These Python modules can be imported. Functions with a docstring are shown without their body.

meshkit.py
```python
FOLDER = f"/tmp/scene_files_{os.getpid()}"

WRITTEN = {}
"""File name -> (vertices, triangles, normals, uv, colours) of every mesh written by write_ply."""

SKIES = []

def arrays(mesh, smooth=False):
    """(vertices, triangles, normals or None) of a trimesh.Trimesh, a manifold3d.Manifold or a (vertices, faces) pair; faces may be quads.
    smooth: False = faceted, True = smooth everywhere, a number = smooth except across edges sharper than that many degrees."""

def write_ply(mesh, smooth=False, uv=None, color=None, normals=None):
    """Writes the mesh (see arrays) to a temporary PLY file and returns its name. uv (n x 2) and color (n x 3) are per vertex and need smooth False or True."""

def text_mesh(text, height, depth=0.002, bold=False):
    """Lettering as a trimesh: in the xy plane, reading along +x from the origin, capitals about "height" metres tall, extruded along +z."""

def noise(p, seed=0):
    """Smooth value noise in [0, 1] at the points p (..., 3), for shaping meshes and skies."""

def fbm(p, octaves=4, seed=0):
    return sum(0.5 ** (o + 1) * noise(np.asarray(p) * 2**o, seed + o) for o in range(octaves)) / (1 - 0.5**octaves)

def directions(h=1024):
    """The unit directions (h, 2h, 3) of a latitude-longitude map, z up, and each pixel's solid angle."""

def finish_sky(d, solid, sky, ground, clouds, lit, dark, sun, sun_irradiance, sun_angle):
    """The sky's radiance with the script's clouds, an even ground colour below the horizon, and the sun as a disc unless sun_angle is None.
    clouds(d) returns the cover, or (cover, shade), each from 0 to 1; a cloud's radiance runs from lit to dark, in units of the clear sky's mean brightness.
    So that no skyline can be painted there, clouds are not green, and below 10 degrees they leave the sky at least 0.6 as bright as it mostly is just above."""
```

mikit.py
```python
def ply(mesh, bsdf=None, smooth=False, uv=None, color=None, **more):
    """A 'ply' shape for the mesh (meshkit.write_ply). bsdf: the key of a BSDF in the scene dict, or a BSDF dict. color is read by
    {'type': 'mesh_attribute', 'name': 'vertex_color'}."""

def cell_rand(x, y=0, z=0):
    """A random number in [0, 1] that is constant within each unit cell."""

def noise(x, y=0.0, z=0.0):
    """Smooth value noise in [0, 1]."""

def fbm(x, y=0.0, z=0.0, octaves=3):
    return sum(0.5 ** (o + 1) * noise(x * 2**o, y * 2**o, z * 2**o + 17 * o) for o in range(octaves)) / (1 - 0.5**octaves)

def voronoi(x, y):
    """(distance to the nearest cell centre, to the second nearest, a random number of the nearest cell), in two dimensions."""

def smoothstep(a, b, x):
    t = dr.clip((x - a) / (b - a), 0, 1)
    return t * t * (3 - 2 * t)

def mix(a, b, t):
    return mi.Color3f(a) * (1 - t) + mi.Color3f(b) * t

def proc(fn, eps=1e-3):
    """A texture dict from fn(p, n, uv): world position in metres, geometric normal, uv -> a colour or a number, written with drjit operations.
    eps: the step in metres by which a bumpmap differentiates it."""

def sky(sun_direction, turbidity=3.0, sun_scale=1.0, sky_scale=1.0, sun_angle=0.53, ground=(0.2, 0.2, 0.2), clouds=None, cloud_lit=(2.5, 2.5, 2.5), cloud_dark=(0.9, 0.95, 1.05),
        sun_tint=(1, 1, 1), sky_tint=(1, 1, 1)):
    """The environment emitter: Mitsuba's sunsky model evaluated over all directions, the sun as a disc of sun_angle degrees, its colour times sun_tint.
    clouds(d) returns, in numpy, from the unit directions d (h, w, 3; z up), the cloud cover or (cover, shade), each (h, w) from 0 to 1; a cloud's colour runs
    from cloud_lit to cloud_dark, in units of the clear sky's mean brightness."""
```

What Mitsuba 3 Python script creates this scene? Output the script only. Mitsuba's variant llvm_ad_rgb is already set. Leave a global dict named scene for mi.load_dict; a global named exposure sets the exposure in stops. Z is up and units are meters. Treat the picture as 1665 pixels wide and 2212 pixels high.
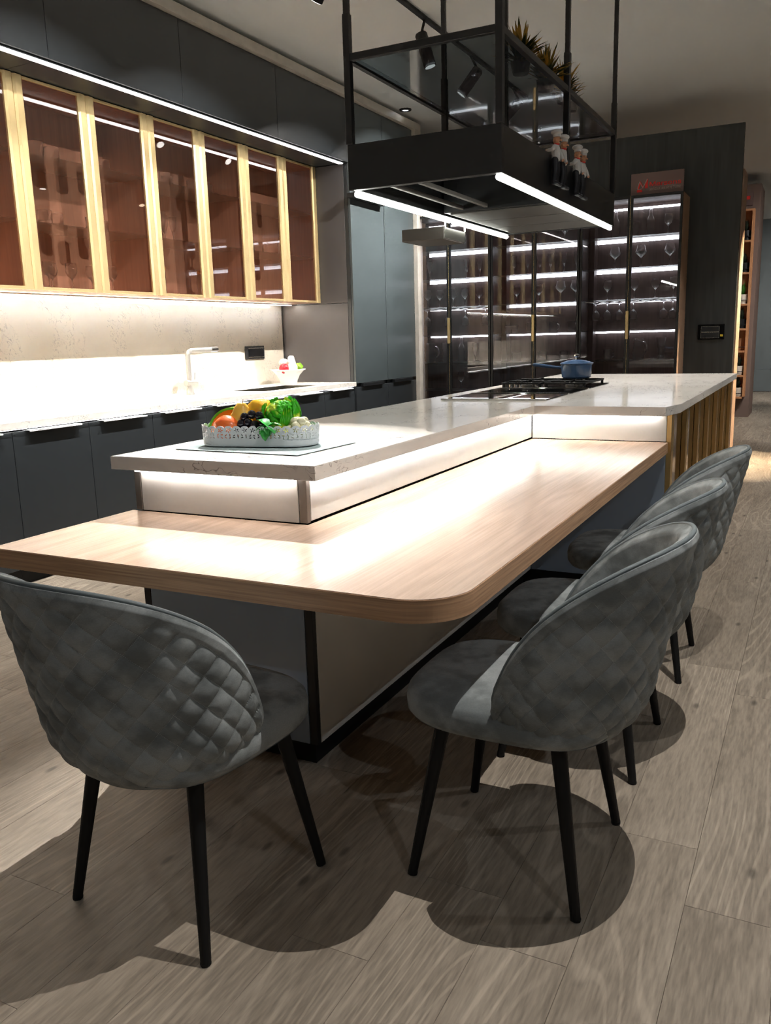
import math, random
import numpy as np, trimesh, manifold3d as m3
import drjit as dr, mitsuba as mi
import mikit, meshkit
from mikit import proc, noise, fbm, voronoi, smoothstep, mix, cell_rand, ply
from shapely.geometry import Polygon, Point, LineString, box as sbox
from shapely import affinity
from shapely.ops import unary_union
random.seed(7); rng = np.random.default_rng(7)
T = mi.ScalarTransform4f
PI = math.pi

# ------------------------------------------------------------------ camera
CAM = np.array([0, 0, 1.28]); YAW, PITCH, ROLL, FPX = 0.475364, 0.203231, 0.0281606, 1813.7
_f = np.array([-math.sin(YAW) * math.cos(PITCH), math.cos(YAW) * math.cos(PITCH), -math.sin(PITCH)])
_r = np.array([math.cos(YAW), math.sin(YAW), 0]); _d = np.cross(_f, _r)
RIGHT = _r * math.cos(ROLL) + _d * math.sin(ROLL); DOWN = -_r * math.sin(ROLL) + _d * math.cos(ROLL)
scene = {'camera': {'type': 'perspective', 'fov_axis': 'x', 'fov': math.degrees(2 * math.atan(832.5 / FPX)), 'near_clip': 0.05, 'far_clip': 100.0,
                    'to_world': T().look_at(origin=CAM.tolist(), target=(CAM + _f).tolist(), up=(-DOWN).tolist())}}
labels = {}
exposure = 0.4
# ------------------------------------------------------------------ lights (levels; each lamp is built further down)
WARM, COOL, NEUT = (1.0, .80, .56), (.86, .93, 1.0), (1.0, .97, .93)
L_SPOT_ROW = 27.0      # track spots over the kitchen run
L_SPOT_TABLE = 14.0    # ceiling spots over the seats
L_STRIP = 6.0; L_UNDER = 62.0; L_ISLAND = 34.0; L_TUBE = 9.0; L_DISPLAY = 3.6
W_SPOT, W_BIG, W_MID, W_SMALL = 8., 4., 1.5, .25   # how often each kind of lamp is sampled

# ------------------------------------------------------------------ materials
def rgb(*c): return {'type': 'rgb', 'value': list(c)}
def srgb(r, g, b): return [((x / 255) / 12.92 if x < 10 else (((x / 255) + .055) / 1.055) ** 2.4) for x in (r, g, b)]
def pr(name, color, rough=.5, metal=0., spec=.5, **kw):
    col = color if isinstance(color, dict) else rgb(*color)
    scene['mat_' + name] = {'type': 'twosided', 'b': {'type': 'principled', 'base_color': col, 'roughness': rough, 'metallic': metal, 'specular': spec, **kw}}
    return 'mat_' + name
PW, PL = .19, 1.26
def plank_cell(p):
    row = dr.floor(p.x / PW); off = cell_rand(row, 3) * PL
    return row, dr.floor((p.y + off) / PL)
def f_floor(p, n, uv):
    row, i = plank_cell(p); a = cell_rand(row, i, 5); b = cell_rand(row, i, 9)
    x = p.x * 1 + a * 13; y = p.y + b * 31
    q = fbm(x * 4.2, y * .62, a * 9, 3) * 15 + (p.x / PW - row - .5) * (2 + 5 * b)
    w = dr.abs(q - dr.floor(q) - .5) * 2
    line = smoothstep(.66, .9, w) * smoothstep(.40, .56, fbm(x * 3.1, y * .9, 5 + a * 4)) * (.45 + .55 * noise(x * 90, y * 16, 2))
    fine = fbm(x * 190, y * 22, 0, 3); mid = fbm(x * 42, y * 5, 4, 3); big = fbm(x * 5, y * 1.1, 3)
    t = .36 + .24 * (fine - .5) * 2 + .12 * (mid - .5) * 2 + .4 * (big - .5) + .36 * line
    c = mix(srgb(114, 104, 92), srgb(186, 173, 156), t)
    knot = voronoi(x * 3.4, y * 1.5)
    return c * (.95 + .08 * a) * (1 - .5 * (1 - smoothstep(.012, .05, knot[0])))
pr('floor', proc(f_floor), .42, spec=.35)
def f_oak(p, n, uv):
    x, y = p.x, p.y
    w = fbm(x * 5, y * .8, 1); ring = dr.sin(x * 60 + w * 40 + p.z * 30)
    fine = fbm(x * 260, y * 5, p.z * 100, 2)
    t = .5 + .5 * (fine - .5) + .10 * ring + .5 * (fbm(x * 4, y * .7, 4) - .5)
    return mix(srgb(170, 142, 121), srgb(206, 180, 160), t)
pr('oak', proc(f_oak), .24, spec=.5)
def f_oakedge(p, n, uv):
    t = fbm((p.x + p.y) * 6, p.z * 260, 3, 3)
    return mix(srgb(146, 110, 82), srgb(196, 158, 124), t)
pr('oak_edge', proc(f_oakedge), .4)
def f_marble(p, n, uv):
    q = p * 1
    wx = fbm(q.x * 9, q.y * 9, q.z * 9) - .5; wy = fbm(q.x * 9 + 40, q.y * 9, q.z * 9) - .5
    r = dr.abs(fbm(q.x * 19 + wx * 6, q.y * 19 + wy * 6, q.z * 19 + wx * 5, 3) - .5)
    m = smoothstep(.46, .62, fbm(q.x * 6.2 + 9, q.y * 6.2, q.z * 6.2 + 5, 3))
    v = (1 - smoothstep(.0, .03, r)) * m
    cloud = fbm(q.x * 3, q.y * 3, q.z * 3, 3)
    c = mix(srgb(226, 219, 209), srgb(240, 236, 229), cloud)
    return mix(c, srgb(128, 114, 104), v * .75)
pr('marble', proc(f_marble), .12, spec=.5)
def f_splash(p, n, uv):
    y, z = p.y, p.z
    r = dr.abs(fbm(y * 62 + 3 * fbm(y * 24, z * 24), z * 34 + y * 20, 2, 3) - .5); m = smoothstep(.48, .62, fbm(y * 9, z * 7, 8, 3))
    c = mix(srgb(210, 199, 180), srgb(222, 212, 195), fbm(y * 4, z * 4, 1))
    return mix(c, srgb(134, 124, 114), (1 - smoothstep(0, .04, r)) * m * .62)
pr('splash', proc(f_splash), .16, spec=.45)
def f_trim(p, n, uv):
    return mix(srgb(214, 206, 194), srgb(236, 228, 216), fbm(p.x * 20 + p.y * 9, p.y * 9, p.z * 14))
pr('trim', proc(f_trim), .4)
pr('graphite', srgb(41, 45, 48), .36, spec=.45)
pr('graphite_grey', srgb(82, 80, 81), .4, spec=.45)
pr('teal', srgb(66, 74, 76), .38, spec=.45)
pr('black', srgb(26, 28, 30), .4, spec=.4)
pr('black_matt', srgb(14, 15, 16), .6, spec=.3)
for _n, _c in (('black_gloss', srgb(12, 13, 15)),): scene['mat_' + _n] = {'type': 'twosided', 'b': {'type': 'plastic', 'diffuse_reflectance': rgb(*_c), 'int_ior': 1.52}}
pr('steel', srgb(180, 178, 172), .25, 1.)
pr('steel_dark', srgb(112, 108, 104), .35, .6)
pr('filter', srgb(84, 82, 78), .4, .5)
pr('chrome', srgb(225, 225, 225), .08, 1.)
pr('tap', srgb(176, 172, 164), .3, .3)
pr('gold', srgb(246, 218, 160), .38, .75)
pr('gold_deep', srgb(238, 204, 142), .33, 1.)
pr('bronze_mirror', srgb(126, 98, 82), .05, 1.)
pr('panel_white', srgb(226, 224, 218), .3, spec=.5)
pr('panel_grey', srgb(142, 158, 176), .2, spec=.5)
def f_walnut(p, n, uv):
    t = .25 + fbm(p.x * 70, p.y * 70, p.z * 3, 3) * .3 + .3 * fbm(p.x * 8, p.y * 8, p.z * .8)
    return mix(srgb(128, 96, 80), srgb(206, 162, 134), t)
pr('walnut', proc(f_walnut), .45)
def f_darkwood(p, n, uv):
    t = fbm(p.x * 50, p.y * 50, p.z * 2.5, 3)
    return mix(srgb(52, 42, 40), srgb(86, 70, 66), t)
pr('darkwood', proc(f_darkwood), .45)
def f_sidewood(p, n, uv): return mix(srgb(146, 118, 98), srgb(176, 146, 122), fbm(p.x * 50, p.y * 50, p.z * 3, 3))
pr('sidewood', proc(f_sidewood), .5)
def f_nichewood(p, n, uv): return mix(srgb(168, 112, 74), srgb(200, 146, 104), fbm(p.x * 40, p.y * 40, p.z * 3, 3))
pr('nichewood', proc(f_nichewood), .5)
def f_partition(p, n, uv): return mix(srgb(30, 34, 35), srgb(52, 57, 58), fbm(p.x * 34, p.y * 34, p.z * 2.2, 4))
pr('partition', proc(f_partition), .55)
pr('niche_wall', srgb(112, 94, 86), .7)
pr('far_wall', srgb(112, 120, 122), .7)
pr('ceiling', srgb(228, 232, 232), .9, spec=.1)
pr('wall', srgb(120, 118, 114), .8, spec=.2)
pr('white', srgb(238, 238, 234), .4)
pr('pot_white', srgb(214, 204, 190), .6)
def f_velvet(p, n, uv):
    t = fbm(p.x * 11, p.y * 11, p.z * 11, 3); u = fbm(p.x * 34 + 5, p.y * 34, p.z * 34, 3)
    t = smoothstep(.32, .68, t * .65 + u * .35); g = fbm(p.x * 400, p.y * 400, p.z * 400, 2)
    return mix(srgb(102, 107, 107), srgb(144, 149, 149), t) * (.88 + .24 * g)
pr('velvet', proc(f_velvet), .75, spec=.2, sheen=.8, sheen_tint=.4)
def f_quilt(p, n, uv):
    a, b = uv.x, uv.y; fa = dr.abs(a - dr.floor(a + .5)); fb = dr.abs(b - dr.floor(b + .5))
    dash = (smoothstep(.2, .3, dr.abs(b * 14 - dr.floor(b * 14) - .5)) * (1 - smoothstep(.012, .024, fa)) + smoothstep(.2, .3, dr.abs(a * 14 - dr.floor(a * 14) - .5)) * (1 - smoothstep(.012, .024, fb)))
    nap = cell_rand(a, b, 3) - .5
    return f_velvet(p, n, uv) * (1 + .24 * nap) * (1 - .0 * dash) + mi.Color3f(.10, .10, .095) * dr.minimum(dash, 1)
pr('velvet_quilt', proc(f_quilt), .75, spec=.2, sheen=.8, sheen_tint=.4)
pr('piping', srgb(104, 112, 114), .6, spec=.3, sheen=.5)
pr('mat_cloth', srgb(150, 164, 164), .85)
pr('tray_white', srgb(222, 228, 230), .4)
pr('peach', proc(lambda p, n, uv: mix(srgb(236, 60, 30), srgb(255, 150, 60), fbm(p.x * 26, p.y * 26, p.z * 26))), .3)
pr('melon_flesh', srgb(255, 140, 20), .35)
pr('melon_rind', srgb(110, 200, 40), .35)
pr('pear', proc(lambda p, n, uv: mix(srgb(244, 176, 40), srgb(255, 206, 90), fbm(p.x * 22, p.y * 22, p.z * 22))), .3)
pr('mango', proc(lambda p, n, uv: mix(srgb(240, 130, 40), srgb(250, 196, 40), smoothstep(.3, .6, fbm(p.x * 14, p.y * 14, p.z * 14)))), .25)
pr('cabbage', proc(lambda p, n, uv: mix(srgb(60, 170, 30), srgb(206, 224, 60), smoothstep(.38, .62, fbm(p.x * 28, p.y * 28, p.z * 28)))), .25)
pr('cabbage_leaf', srgb(70, 205, 40), .3)
pr('grape_black', srgb(16, 15, 22), .12, spec=.6)
pr('grape_white', srgb(232, 228, 190), .25)
pr('grape_green', srgb(206, 210, 90), .25)
pr('leaf_green', srgb(62, 168, 70), .35)
pr('radish', srgb(200, 40, 50), .3); pr('onion', srgb(244, 238, 230), .3); pr('mushroom', srgb(246, 226, 206), .4); pr('pepper', srgb(150, 200, 60), .25)
pr('pan_blue', srgb(52, 78, 110), .12, spec=.6, clearcoat=.8)
pr('skin', srgb(206, 150, 112), .6); pr('coat', srgb(224, 220, 214), .7); pr('trousers', srgb(18, 20, 26), .5); pr('red', srgb(214, 50, 44), .5)
pr('sign_board', srgb(104, 84, 80), .5); pr('sign_red', srgb(214, 48, 44), .5); pr('sign_grey', srgb(176, 166, 160), .5)
pr('plant_dark', proc(lambda p, n, uv: mix(srgb(36, 56, 30), srgb(206, 160, 60), smoothstep(.35, .75, fbm(p.x * 18, p.y * 18, p.z * 14)))), .5)
pr('herb_dark', srgb(44, 54, 40), .6); pr('herb_green', srgb(76, 140, 50), .6)
pr('wood_lid', srgb(206, 160, 104), .5)
pr('label_dark', srgb(26, 24, 26), .5); pr('label_paper', srgb(196, 192, 170), .6)
pr('plug_yellow', srgb(200, 170, 50), .5)
scene['mat_glass'] = {'type': 'dielectric', 'int_ior': 1.5}
scene['mat_shelf_glass'] = {'type': 'thindielectric', 'int_ior': 1.5, 'specular_transmittance': rgb(.90, .93, .92)}
scene['mat_bronze_pane'] = {'type': 'thindielectric', 'int_ior': 1.5, 'specular_transmittance': rgb(.87, .82, .80)}
scene['mat_grey_pane'] = {'type': 'thindielectric', 'int_ior': 1.5, 'specular_transmittance': rgb(.90, .89, .91)}
scene['mat_smoked_sheet'] = {'type': 'thindielectric', 'int_ior': 1.52, 'specular_transmittance': rgb(.38, .41, .42)}
scene['mat_jar_glass'] = {'type': 'thindielectric', 'int_ior': 1.5, 'specular_transmittance': rgb(.88, .84, .8)}

# ------------------------------------------------------------------ helpers
used = {}
def uniq(k):
    if k not in used: used[k] = 0; return k
    used[k] += 1; return '%s_%03d' % (k, used[k])
def thing(name, label, cat, group=None, kind=None):
    k = uniq(name); labels[k] = {'label': label, 'category': cat}
    if group: labels[k]['group'] = group
    if kind: labels[k]['kind'] = kind
    return k
def put(parent, name, mesh, mat, smooth=False, tw=None, label=None, kind=None, emit=None, wt=W_MID):
    """a part of a thing (or of a part)"""
    k = uniq(parent + '__' + name); d = mesh if isinstance(mesh, dict) else ply(mesh, mat, smooth)
    d = dict(d)
    if mat and isinstance(mesh, dict): d['bsdf'] = {'type': 'ref', 'id': mat}
    if tw is not None: d['to_world'] = tw
    if emit is not None: d['emitter'] = {'type': 'area', 'radiance': rgb(*emit), 'sampling_weight': wt}
    scene[k] = d
    if label or kind:
        labels[k] = {}
        if label: labels[k]['label'] = label
        if kind: labels[k]['kind'] = kind
    return k
def solo(name, mesh, mat, label, cat, smooth=False, group=None, tw=None, emit=None, kind=None, wt=W_MID):
    k = thing(name, label, cat, group, kind); d = dict(mesh) if isinstance(mesh, dict) else ply(mesh, mat, smooth)
    if mat and isinstance(mesh, dict): d['bsdf'] = {'type': 'ref', 'id': mat}
    if tw is not None: d['to_world'] = tw
    if emit is not None: d['emitter'] = {'type': 'area', 'radiance': rgb(*emit), 'sampling_weight': wt}
    scene[k] = d; return k
def struct(name, mesh, mat, label=None, smooth=False):
    scene[name] = ply(mesh, mat, smooth); used.setdefault(name, 0)
    labels[name] = {'kind': 'structure'}
    if label: labels[name]['label'] = label
    return name
def hull(pts):
    m = m3.Manifold.hull_points(np.asarray(pts, float)).to_mesh()
    return trimesh.Trimesh(m.vert_properties[:, :3], m.tri_verts, process=False)
def bx(x0, x1, y0, y1, z0, z1, b=.0015):
    lo, hi = np.array([x0, y0, z0], float), np.array([x1, y1, z1], float); b = min(b, (hi - lo).min() * .4)
    P = []
    for sx in (0, 1):
        for sy in (0, 1):
            for sz in (0, 1):
                s = np.array([sx, sy, sz]); c = np.where(s, hi, lo); d = np.where(s, -1, 1) * b
                for k in range(3):
                    q = c + d; q[k] = c[k]; P.append(q)
    return hull(P)
def cat(*ms): return trimesh.util.concatenate([m for m in ms])
def lathe(prof, n=28, sq=None):
    m = trimesh.creation.revolve(np.asarray(prof, float), sections=n)
    return m
def tube(path, r, n=10, closed=False):
    P = np.asarray(path, float); R = np.broadcast_to(np.asarray(r, float), (len(P),))
    t = np.gradient(P, axis=0) if not closed else np.roll(P, -1, 0) - np.roll(P, 1, 0)
    t /= np.linalg.norm(t, axis=1, keepdims=True) + 1e-12
    u = np.cross(t[0], [0, 0, 1] if abs(t[0][2]) < .9 else [1, 0, 0]); u /= np.linalg.norm(u); V = []
    for i in range(len(P)):
        u = u - t[i] * (u @ t[i]); u /= np.linalg.norm(u); w = np.cross(t[i], u)
        a = np.arange(n) * 2 * PI / n; V.append(P[i] + R[i] * (np.cos(a)[:, None] * u + np.sin(a)[:, None] * w))
    V = np.vstack(V); F = []; k = len(P)
    for i in range(k if closed else k - 1):
        for j in range(n):
            a, b, c, d = i * n + j, i * n + (j + 1) % n, ((i + 1) % k) * n + (j + 1) % n, ((i + 1) % k) * n + j
            F += [[a, b, c], [a, c, d]]
    if not closed:
        V = np.vstack([V, P[0], P[-1]])
        for j in range(n):
            F += [[len(V) - 2, (j + 1) % n, j], [len(V) - 1, (k - 1) * n + j, (k - 1) * n + (j + 1) % n]]
    return trimesh.Trimesh(V, F, process=False)
def grid(P, closed_u=False):
    """P (nu, nv, 3) -> quad grid"""
    nu, nv = P.shape[:2]; idx = np.arange(nu * nv).reshape(nu, nv); a = idx if not closed_u else np.vstack([idx, idx[:1]])
    q = np.stack([a[:-1, :-1], a[1:, :-1], a[1:, 1:], a[:-1, 1:]], -1).reshape(-1, 4)
    return trimesh.Trimesh(P.reshape(-1, 3), np.vstack([q[:, [0, 1, 2]], q[:, [0, 2, 3]]]), process=False)
def ball(c, r, sub=3):
    m = trimesh.creation.icosphere(sub, 1.0); m.apply_scale(r); m.apply_translation(c); return m
def mv(m, loc=(0, 0, 0), rz=0, rx=0, ry=0):
    m = m.copy()
    for a, v in ((rx, [1, 0, 0]), (ry, [0, 1, 0]), (rz, [0, 0, 1])):
        if a: m.apply_transform(trimesh.transformations.rotation_matrix(a, v))
    m.apply_translation(loc); return m
def extr(poly, z0, z1):
    m = trimesh.creation.extrude_polygon(poly, z1 - z0, engine='earcut'); m.apply_translation([0, 0, z0]); return m
def lit(c, k): return [c[0] * k, c[1] * k, c[2] * k]
ORD = ['first', 'second', 'third', 'fourth', 'fifth', 'sixth', 'seventh', 'eighth', 'ninth', 'tenth']

# ------------------------------------------------------------------ room
CEIL = 3.42
struct('floor', bx(-5.2, 4.6, -3.2, 20.2, -.12, -.004, 0), 'mat_floor', 'grey brown wood plank floor')
struct('ceiling', bx(-5.2, 4.6, -3.2, 20.2, CEIL, CEIL + .1, 0), 'mat_ceiling', 'plain painted ceiling')
struct('wall_left', bx(-4.75, -4.565, -3.2, 8.66, 0, CEIL, 0), 'mat_wall')
struct('wall_right', bx(4.4, 4.6, -3.2, 20, 0, CEIL, 0), 'mat_wall')
struct('wall_back', bx(-4.75, 4.6, -3.2, -3.0, 0, CEIL, 0), 'mat_wall')
struct('wall_far', bx(-5.2, 4.6, 19.2, 19.4, 0, CEIL, 0), 'mat_far_wall', 'blue grey wall far behind the shelves')
struct('baseboard_far', bx(-1.6, 4.4, 19.15, 19.2, 0, .45, .004), 'mat_far_wall', 'tall blue grey skirting board')
struct('wall_partition', bx(-4.6, -.73, 8.66, 8.69, 0, 3.09), 'mat_partition', 'dark textured partition behind the display cabinets')
struct('wall_niche', bx(-4.6, -.885, 13.5, 14.3, 0, 3.27), 'mat_niche_wall', 'brown wall behind the plant shelf')
struct('trim_1', cat(bx(-4.56, -3.745, -1, 8.285, 3.318, 3.385), bx(-3.79, -3.745, 8.155, 8.285, 0, 3.318)), 'mat_trim', 'pale stone portal trim around the dark cabinets')
# planks
def plank_mesh(x0, x1, y0, y1):
    g, c, d = .00004, .0005, .004
    V = [[x0 + g, y0 + g, -d], [x1 - g, y0 + g, -d], [x1 - g, y1 - g, -d], [x0 + g, y1 - g, -d],
         [x0 + g + c, y0 + g + c, 0], [x1 - g - c, y0 + g + c, 0], [x1 - g - c, y1 - g - c, 0], [x0 + g + c, y1 - g - c, 0]]
    F = [[4, 5, 6], [4, 6, 7]] + sum(([[i, (i + 1) % 4, 4 + (i + 1) % 4], [i, 4 + (i + 1) % 4, 4 + i]] for i in range(4)), [])
    return trimesh.Trimesh(V, F, process=False)
def px(p):
    q = np.asarray(p, float) - CAM; z = q @ _f
    return (FPX * (q @ RIGHT) / z + 832.5, FPX * (q @ DOWN) / z + 1106, z)
def mrand(x, y, z):
    M = 0xFFFFFFFF; x, y, z = ((int(v) + 1000000) & M for v in (x, y, z)); h = (x * 374761393 + y * 668265263 + z * 2147483647) & M
    h = ((h ^ (h >> 13)) * 1274126177) & M; return float(np.float32((h ^ (h >> 16)) & 0xFFFFFF) / np.float32(16777215.0))
planks = []
for row in range(math.floor(-4.0 / PW), math.ceil(2.3 / PW)):
    off = mrand(row, 3, 0) * PL
    for i in range(math.floor((0 + off) / PL), math.ceil((16 + off) / PL)):
        y0, y1 = i * PL - off, (i + 1) * PL - off; x0, x1 = row * PW, (row + 1) * PW
        c = [px((x, y, 0)) for x, y in ((x0, y0), (x1, y0), (x1, y1), (x0, y1))]
        if min(q[2] for q in c) < .25: continue
        inside = any(-250 < q[0] < 1900 and -50 < q[1] < 2500 for q in c)
        if not inside or (y0 > 8.3 and x1 < -.8 and y0 < 13) or (y0 > 13.5 and x1 < -.9): continue
        a = Polygon([(q[0], q[1]) for q in c]).area
        planks.append((a, plank_mesh(x0, x1, y0, y1)))
planks.sort(key=lambda t: -t[0])
for a, m in planks[:300]: put('floor', 'plank', m, 'mat_floor')
if planks[300:]: put('floor', 'plank', cat(*[m for a, m in planks[300:]]), 'mat_floor', kind='stuff')

# ------------------------------------------------------------------ kitchen run along the left wall
XF, XC, XB, YE = -3.785, -4.145, -4.545, 6.836
PITCHY = .5375
yb = [YE - PITCHY * k for k in range(12)]
# overhead dark cabinets
ups = [YE - 1.09 * k for k in range(6)]
for k in range(5):
    y1, y0 = ups[k], ups[k + 1]
    t = thing('overhead_cabinet', 'flat dark graphite overhead cabinet above the light strip, %s from the far end' % ORD[k], 'cabinet', 'overhead cabinets above the light strip')
    put(t, 'carcass', bx(-4.56, XF - .022, y0 + .001, y1 - .001, 2.8, 3.315), 'mat_graphite')
    put(t, 'door', bx(XF - .02, XF, y0 + .0015, y1 - .0015, 2.8, 3.315), 'mat_graphite')
y0s = yb[-1]
t = thing('light_strip', 'long white light strip under the overhead cabinets, above the gold glass doors', 'light strip')
put(t, 'housing', bx(XF - .065, XF - .0205, y0s, YE - .04, 2.789, 2.8), 'mat_black')
put(t, 'diffuser', bx(XF - .062, XF - .022, y0s + .01, YE - .06, 2.781, 2.789), 'mat_white', emit=lit((1, .96, .93), L_STRIP), wt=W_BIG)

# glazed gold cabinets
def tumbler(r=.038, h=.09, fl=1.08):
    return lathe([(0, 0), (r, 0), (r * fl, h), (r * fl - .002, h), (r - .003, .012), (0, .01)], 20)
def goblet(rb=.036, hb=.09, hs=.075, rim=.9):
    o = [(0, 0), (.033, 0), (.030, .004), (.006, .010), (.004, .03), (.004, hs - .01), (.010, hs), (rb * .75, hs + hb * .2), (rb, hs + hb * .45), (rb * rim, hs + hb)]
    i = [(r - .0016, z) for r, z in o[-1:-4:-1]] + [(.006, hs + .008), (0, hs + .006)]
    return lathe(o + i, 24)
def flute(r=.027, hb=.12, hs=.07):
    o = [(0, 0), (.03, 0), (.027, .004), (.005, .010), (.0035, .03), (.0035, hs - .01), (.009, hs + .005), (r * .8, hs + hb * .4), (r, hs + hb)]
    i = [(r - .0014, hs + hb), (r * .8 - .0014, hs + hb * .4), (.006, hs + .014), (0, hs + .012)]
    return lathe(o + i, 22)
def balloon():
    hs = .1; o = [(0, 0), (.037, 0), (.034, .004), (.006, .010), (.004, .03), (.004, hs - .01), (.012, hs), (.045, hs + .03), (.05, hs + .045), (.034, hs + .105)]
    i = [(.0325, hs + .105), (.0483, hs + .046), (.043, hs + .033), (.008, hs + .008), (0, hs + .006)]
    return lathe(o + i, 26)
def mug(r=.04, h=.1):
    a = np.linspace(-PI / 2, PI / 2, 9)
    hd = tube([(r + .024 * math.cos(x) - .003, 0, h * .5 + h * .28 * math.sin(x)) for x in a], .005, 8)
    return cat(lathe([(0, 0), (r, 0), (r, h), (r - .003, h), (r - .004, .012), (0, .01)], 22), hd)
def weizen(): return lathe([(0, 0), (.034, 0), (.032, .02), (.026, .05), (.034, .13), (.044, .2), (.0425, .2), (.032, .13), (.023, .05), (.02, .03), (0, .028)], 24)
def bottle_m(h=.26, r=.033):
    return lathe([(0, 0), (r, 0), (r, h * .55), (r * .8, h * .64), (r * .36, h * .75), (r * .34, h * .94), (r * .42, h * .95), (r * .42, h), (r * .28, h), (r * .28, h * .75), (r * .7, h * .62), (r - .003, h * .54), (r - .003, .008), (0, .008)], 24)
def jug(h=.2, r=.05):
    a = np.linspace(-PI / 2, PI / 2, 11)
    hd = tube([(r + .04 * math.cos(x) - .004, 0, h * .55 + h * .3 * math.sin(x)) for x in a], .006, 8)
    return cat(lathe([(0, 0), (r, 0), (r * 1.1, h * .35), (r * .8, h * .8), (r * .95, h), (r * .95 - .003, h), (r * .77, h * .8), (r * 1.05, h * .35), (r - .005, .01), (0, .01)], 24), hd)
SH = {}
def shape(key, fn):
    if key not in SH:
        ms = [m if m.volume > 0 else (m.invert() or m) for m in fn().split(only_watertight=False)]
        SH[key] = ply(cat(*ms), 'mat_glass', 35)
    return SH[key]
MK = {'tumbler': tumbler, 'wide tumbler': lambda: tumbler(.045, .095, 1.0), 'small tumbler': lambda: tumbler(.03, .075, 1.1), 'goblet': goblet, 'flute': flute, 'balloon': balloon, 'mug': mug, 'beer': weizen,
      'tall tumbler': lambda: tumbler(.032, .13, 1.05), 'wine': lambda: goblet(.038, .1, .085, .85), 'jug': jug, 'bottle': bottle_m, 'thick': lambda: lathe([(0, 0), (.042, 0), (.043, .088), (.04, .088), (.038, .03), (0, .024)], 24)}
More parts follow.
